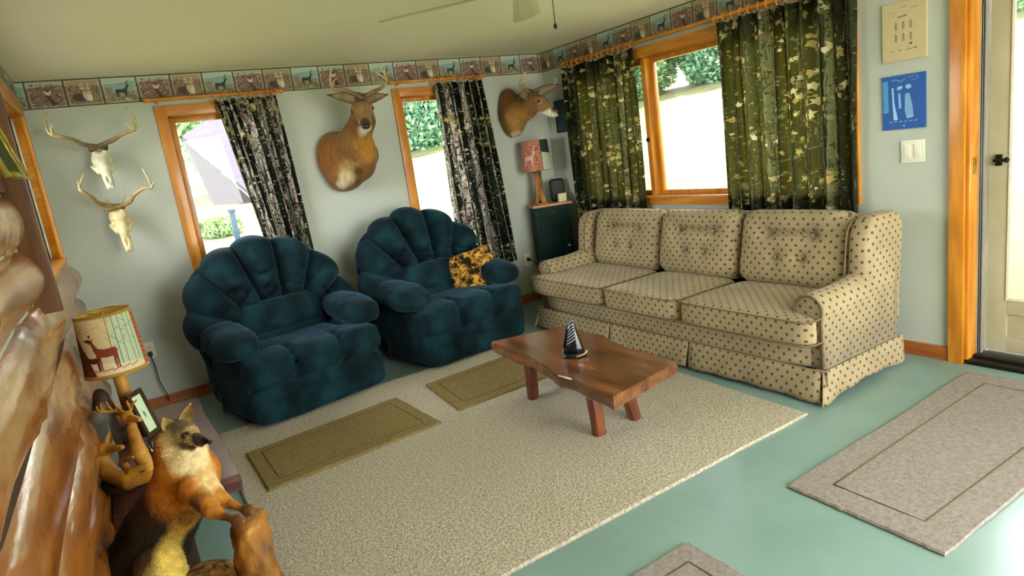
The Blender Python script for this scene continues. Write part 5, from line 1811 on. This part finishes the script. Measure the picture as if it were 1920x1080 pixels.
V, F = blob(prims, .007, .0038, noise=.0014, nscale=90)
mk('figures', (V, F), M['carving'], cv, world=True)
bq_ = at(240, 930, 'z', BT)
mk('base', wrinkle(sq(at(243, 918, 'z', BT) + A(0, .03, .030), (.085, .075, .034), 2.6, 14), .006, 24, 3), M['carvedark'], cv, world=True)
for b, t_, w_ in (((186, 838, 2.62), (172, 812, 2.64), .014), ((203, 832, 2.64), (206, 810, 2.66), .012), ((228, 776, 2.74), (214, 772, 2.76), .010)):
    g = ear_geo(D(*b), D(*t_), CAM - D(*b), w_)
    mk('ear', (g[0], g[1]), M['carving'], cv, world=True)
for pts, tn in (([(236, 775, 2.72), (222, 770, 2.71), (203, 772, 2.69), (184, 771, 2.67)], [(228, 770, 212, 752), (212, 771, 199, 753), (195, 772, 188, 756), (186, 771, 181, 762)]),
                ([(242, 774, 2.73), (246, 764, 2.74), (240, 756, 2.75)], [(246, 766, 238, 752), (246, 763, 256, 750)])):
    P_ = spline([D(*q) for q in pts], 14)
    gs = [tube(P_, np.linspace(.008, .004, 14), 8)]
    for x0, y0, x1, y1 in tn: gs.append(tube([D(x0, y0, 2.70), D((x0 + x1) / 2 - 2, (y0 + y1) / 2, 2.69), D(x1, y1, 2.68)], [.006, .005, .003], 7))
    mk('antler', join(*gs), M['carving'], cv, world=True)
for px, py, d in ((246, 779, 2.695), (208, 838, 2.60)): mk('eye', sq(D(px, py, d), (.0035,) * 3, 2, 5), M['eye'], cv, world=True)
D = D_
# black torch beside it
to = thing('black_torch', 'long black glossy object lying between the carving and the fox', 'torch', tuple(at(300, 885, 'z', BT)))
ta, tb = D(268, 826, 2.72), D(306, 888, 2.56)
mk('barrel', tube([ta, ta * .5 + tb * .5, tb], [.017, .016, .021], 14), M['obsid'], to, world=True)
mk('cap', tube([tb, tb + (tb - ta) * .06], [.024, .024], 14), M['black'], to, world=True)
mk('stand', box(*sorted((float(ta[0]) - .02, float(ta[0]) + .02)), float(ta[1]) - .02, float(ta[1]) + .02, BT, float(ta[2])), M['black'], to, world=True)

# ------------------------------------------------------------------ taxidermy fox on a driftwood base
D = lambda px, py, d: at(px, py, 'd', d * .94)
fx = thing('taxidermy_fox', 'mounted grey fox standing upright with its forepaws on a driftwood stump', 'fox', tuple(A(*D(300, 1060, 2.2)[:2], 0)))
C = c_
prims = [('e', D(334, 812, 2.12), (.044, .047, .042)), ('e', D(350, 816, 2.11), (.036, .036, .034)), c_((350, 816, 2.10), (388, 828, 2.07), .026, .0085),
         c_((348, 824, 2.11), (380, 833, 2.08), .019, .007),
         ('e', D(322, 830, 2.12), (.048, .048, .046)), ('e', D(352, 848, 2.13), (.060, .055, .045)),
         c_((333, 850, 2.15), (352, 890, 2.15), .068, .090), c_((352, 890, 2.15), (338, 925, 2.16), .092, .095), c_((338, 925, 2.16), (305, 975, 2.20), .092, .098),
         c_((305, 975, 2.20), (272, 1060, 2.24), .100, .120), c_((272, 1060, 2.24), (262, 1120, 2.26), .12, .10),
         c_((384, 900, 2.10), (414, 936, 2.05), .034, .021), c_((414, 936, 2.05), (452, 953, 2.02), .018, .010), ('e', D(463, 955, 2.01), (.019, .019, .013)),
         c_((360, 915, 2.04), (398, 957, 1.98), .038, .021), c_((398, 957, 1.98), (432, 972, 1.95), .018, .010), ('e', D(444, 974, 1.94), (.019, .019, .013)),
         c_((300, 1060, 2.12), (335, 1110, 2.08), .07, .045), c_((335, 1110, 2.08), (340, 1150, 2.06), .035, .025)]
for k in range(4):
    prims.append(c_((462 + k * 1, 951 + k * 3.4, 2.005), (470 + k * .6, 953 + k * 3.8, 1.995), .0065, .0045))
    prims.append(c_((444 + k * 1, 970 + k * 3.2, 1.935), (452 + k * .6, 973 + k * 3.4, 1.925), .0065, .0045))
V, F = blob(prims, .014, .0058, noise=.002, nscale=60)
spf = [(D(330, 975, 2.25), .20, '#2c2418', 2), (D(270, 930, 2.25), .09, '#2a2016', 2), (D(250, 1010, 2.25), .15, '#1c1712', 2), (D(240, 1080, 2.25), .15, '#16120e', 2),
       (D(345, 895, 2.08), .125, '#b8721c', 2.2), (D(305, 860, 2.15), .055, '#955a20', 2), (D(385, 890, 2.08), .055, '#dca868', 2),
       (D(388, 925, 2.06), .055, '#e6c88c', 2), (D(352, 1000, 2.10), .055, '#b88a34', 2), (D(330, 1035, 2.10), .055, '#d8b858', 2), (D(322, 1080, 2.10), .07, '#dcc060', 2), (D(360, 970, 2.10), .04, '#8a5c20', 2),
       (D(355, 856, 2.09), .060, '#dcc896', 2.5), (D(330, 850, 2.09), .035, '#d2b884', 2), (D(340, 806, 2.09), .055, '#8a7648', 2.5), (D(338, 794, 2.10), .036, '#5c4c30', 1.6), (D(352, 802, 2.08), .018, '#4a3c28', 1.3), (D(325, 806, 2.09), .02, '#54452c', 1.3), (D(318, 822, 2.10), .034, '#b09a62', 2),
       (D(362, 812, 2.09), .026, '#a88e58', 2), (D(376, 824, 2.07), .028, '#3e2f20', 2.5), (D(386, 828, 2.065), .017, '#1a1410', 3), (D(348, 833, 2.085), .018, '#4a3a28', 2), (D(360, 838, 2.085), .014, '#3a2c1e', 2), (D(345, 818, 2.075), .011, '#2a2018', 2),
       (D(420, 940, 2.03), .05, '#bc8434', 2), (D(405, 975, 1.99), .03, '#3a2816', 1.5), (D(395, 955, 1.96), .04, '#b87828', 2), (D(375, 945, 2.0), .03, '#6a4420', 2), (D(440, 950, 2.02), .03, '#a86c28', 2),
       (D(450, 955, 1.97), .012, '#4a3018', 2)]
Cc = blend(V, '#6e4c24', spf)
body = mk('body', (V, F, Cc), M['foxhide'], fx, world=True)
mk('nose', sq(D(394, 829, 2.06), (.0075, .0075, .0065), 2, 6), M['nose'], fx, world=True)
for px, py, d in ((352, 812, 2.068), (366, 816, 2.062)): mk('eye', sq(D(px, py, d), (.006,) * 3, 2, 6), M['eye'], fx, world=True)
for b, t_, w_ in (((343, 793, 2.13), (358, 756, 2.12), .021), ((318, 806, 2.09), (306, 783, 2.09), .020)):
    g = ear_geo(D(*b), D(*t_), D(420, 830, 1.9) - D(*b), w_, cup=.5)
    cc = ear_col(g[2], '#5e4a2c', '#8c7444', '#c4a058')
    mk('ear', (g[0], g[1], cc), M['foxhide'], fx, world=True)


def furs(V, F, C, n, ln, seed, flow, sel=None, w_=.0016):
    r = np.random.default_rng(seed)
    Fq = np.array([f[:4] for f in F if len(f) >= 4])
    a, b, c = V[Fq[:, 0]], V[Fq[:, 1]], V[Fq[:, 2]]
    nn = np.cross(b - a, c - a); ar = np.linalg.norm(nn, axis=1) + 1e-12; nn /= ar[:, None]
    cen = V.mean(0)
    pr = ar / ar.sum()
    if sel is not None: pr = pr * sel(V[Fq[:, 0]]); pr /= pr.sum()
    k = r.choice(len(Fq), n, p=pr)
    uu, vv = r.random((2, n, 1))
    p = V[Fq[k, 0]] * (1 - uu) * (1 - vv) + V[Fq[k, 1]] * uu * (1 - vv) + V[Fq[k, 2]] * uu * vv + V[Fq[k, 3]] * (1 - uu) * vv
    N_ = nn[k]
    fl = flow(p)
    dr = N_ * .45 + fl * .9 + r.normal(size=(n, 3)) * .22
    dr /= np.linalg.norm(dr, axis=1)[:, None]
    L_ = (ln(p) if callable(ln) else ln) * r.uniform(.6, 1.2, n)
    sd = np.cross(dr, N_); sd /= np.linalg.norm(sd, axis=1)[:, None] + 1e-9
    tip = p + dr * L_[:, None] - N_ * 0
    VV = np.stack([p - sd * w_, p + sd * w_, tip], 1).reshape(-1, 3)
    FF = [(3 * i, 3 * i + 1, 3 * i + 2) for i in range(n)]
    col = C[Fq[k, 0]] * r.uniform(.65, 1.45, (n, 1))
    return VV, FF, np.repeat(col, 3, axis=0)


def normal_out(V, F):
    # make the surface-net winding point outwards
    Fq = np.array(F); a, b, c = V[Fq[:, 0]], V[Fq[:, 1]], V[Fq[:, 2]]
    vol = np.einsum('ij,ij->i', a, np.cross(b, c)).sum()
    return [tuple(f[::-1]) for f in F] if vol < 0 else F


Fo = normal_out(V, F)
down = A(-.12, 0, -1)
darkness = lambda p: np.clip(np.linalg.norm((p - D(355, 820, 2.1)), axis=1) / .35, 0, 1)
def fl(p):
    hd_ = np.linalg.norm(p - D(345, 815, 2.1), axis=1) < .085
    back = D(300, 860, 2.2) - D(390, 828, 2.07); back /= np.linalg.norm(back)
    o = np.tile(down, (len(p), 1)); o[hd_] = back
    return o
def lnf(p): return .0055 + .022 * np.exp(-(np.linalg.norm(p - D(250, 1010, 2.25), axis=1) / .19) ** 2)
paw = lambda p: (np.linalg.norm(p - D(388, 828, 2.06), axis=1) > .03) * (np.linalg.norm(p - D(455, 962, 1.97), axis=1) > .05) + .02
g = furs(V, Fo, Cc, 42000, lnf, 4, fl, paw)
mk('fur', g, M['fur'], fx, world=True, smooth=False, kind='stuff')

# the bushy dark tail hanging behind
tailp = spline([D(268, 1040, 2.28), D(250, 1070, 2.28), D(240, 1120, 2.25), D(240, 1180, 2.20)], 10)
Vt, Ft = blob([('c', tailp[i], tailp[i + 1], .06 + .01 * math.sin(i), .06 + .01 * math.sin(i + 1)) for i in range(9)], .02, .012)
Ct = np.tile(np.array(lin('#16120e')), (len(Vt), 1))
tail = mk('tail', (Vt, Ft, Ct), M['foxhide'], fx, world=True)
mk('tail_fur', furs(Vt, normal_out(Vt, Ft), Ct, 7000, .035, 6, lambda p: np.tile(down, (len(p), 1))), M['fur'], tail, world=True, smooth=False, kind='stuff')

# driftwood stump and mossy mound carrying the fox
tp = D(464, 974, 2.02)
gx_, gy_ = tp[0], tp[1]
sp2 = spline([tp, tp + A(-.006, -.004, -.12), tp + A(.006, .004, -.26), A(tp[0] + .01, tp[1] - .0, .015)], 30)
secs = []
for i, p in enumerate(sp2):
    n_ = 26; rr_ = []
    for k in range(n_):
        a = 2 * PI * k / n_
        q = .048 + .016 * (i / 30) + .005 * math.sin(3 * a + i * .35) + .004 * math.sin(6 * a + i * .8) + .0035 * math.sin(9 * a - i * .6) + .004 * (rng.random() - .5)
        if i == 0: q *= .9
        rr_.append((p[0] + q * math.cos(a), p[1] + q * math.sin(a), p[2] + (.010 * math.sin(a + 1) if i == 0 else 0)))
    secs.append(np.array(rr_))
mk('stump', loft(secs), M['stumpwood'], fx, world=True)
mc = D(395, 1104, 2.12)
Vb, Fb = blob([('e', A(mc[0], mc[1], mc[2] - .02), (.12, .10, .085)), ('e', A(mc[0] - .02, mc[1], .06), (.21, .15, .055)), ('e', A(mc[0] + .06, mc[1], .05), (.16, .13, .05)), ('c', A(mc[0], mc[1], mc[2] - .03), A(mc[0], mc[1], .05), .09, .13)],
              .05, .014, clip=lambda P: -P[:, 2] + .001, noise=.008, nscale=28)
mk('mossy_base', (Vb, Fb), M['moss'], fx, world=True)

# framed thing and shelf objects on the logs near the left edge
for k, (y, lb) in enumerate(((-2.42, 'green picture in a yellow frame on the upper log, next to the window post'), (-2.58, 'green picture in a yellow frame on the upper log, nearer the photo edge'))):
    gf = thing('framed_picture', lb, 'picture', (-3.79, y, 1.528), R(78), 'yellow framed pictures on the log ledge')
    T_ = (R(-14), 0, 0)
    fr_ = join(box(-.07, -.055, -.008, .008, 0, .22), box(.055, .07, -.008, .008, 0, .22), box(-.055, .055, -.008, .008, 0, .015), box(-.055, .055, -.008, .008, .205, .22))
    mk('frame', xf(fr_, (0, 0, 0), T_), M['gold'], gf, bevel=0)
    mk('print', xf(box(-.056, .056, -.004, .004, .014, .206), (0, 0, 0), T_), M['grass'], gf, smooth=False)
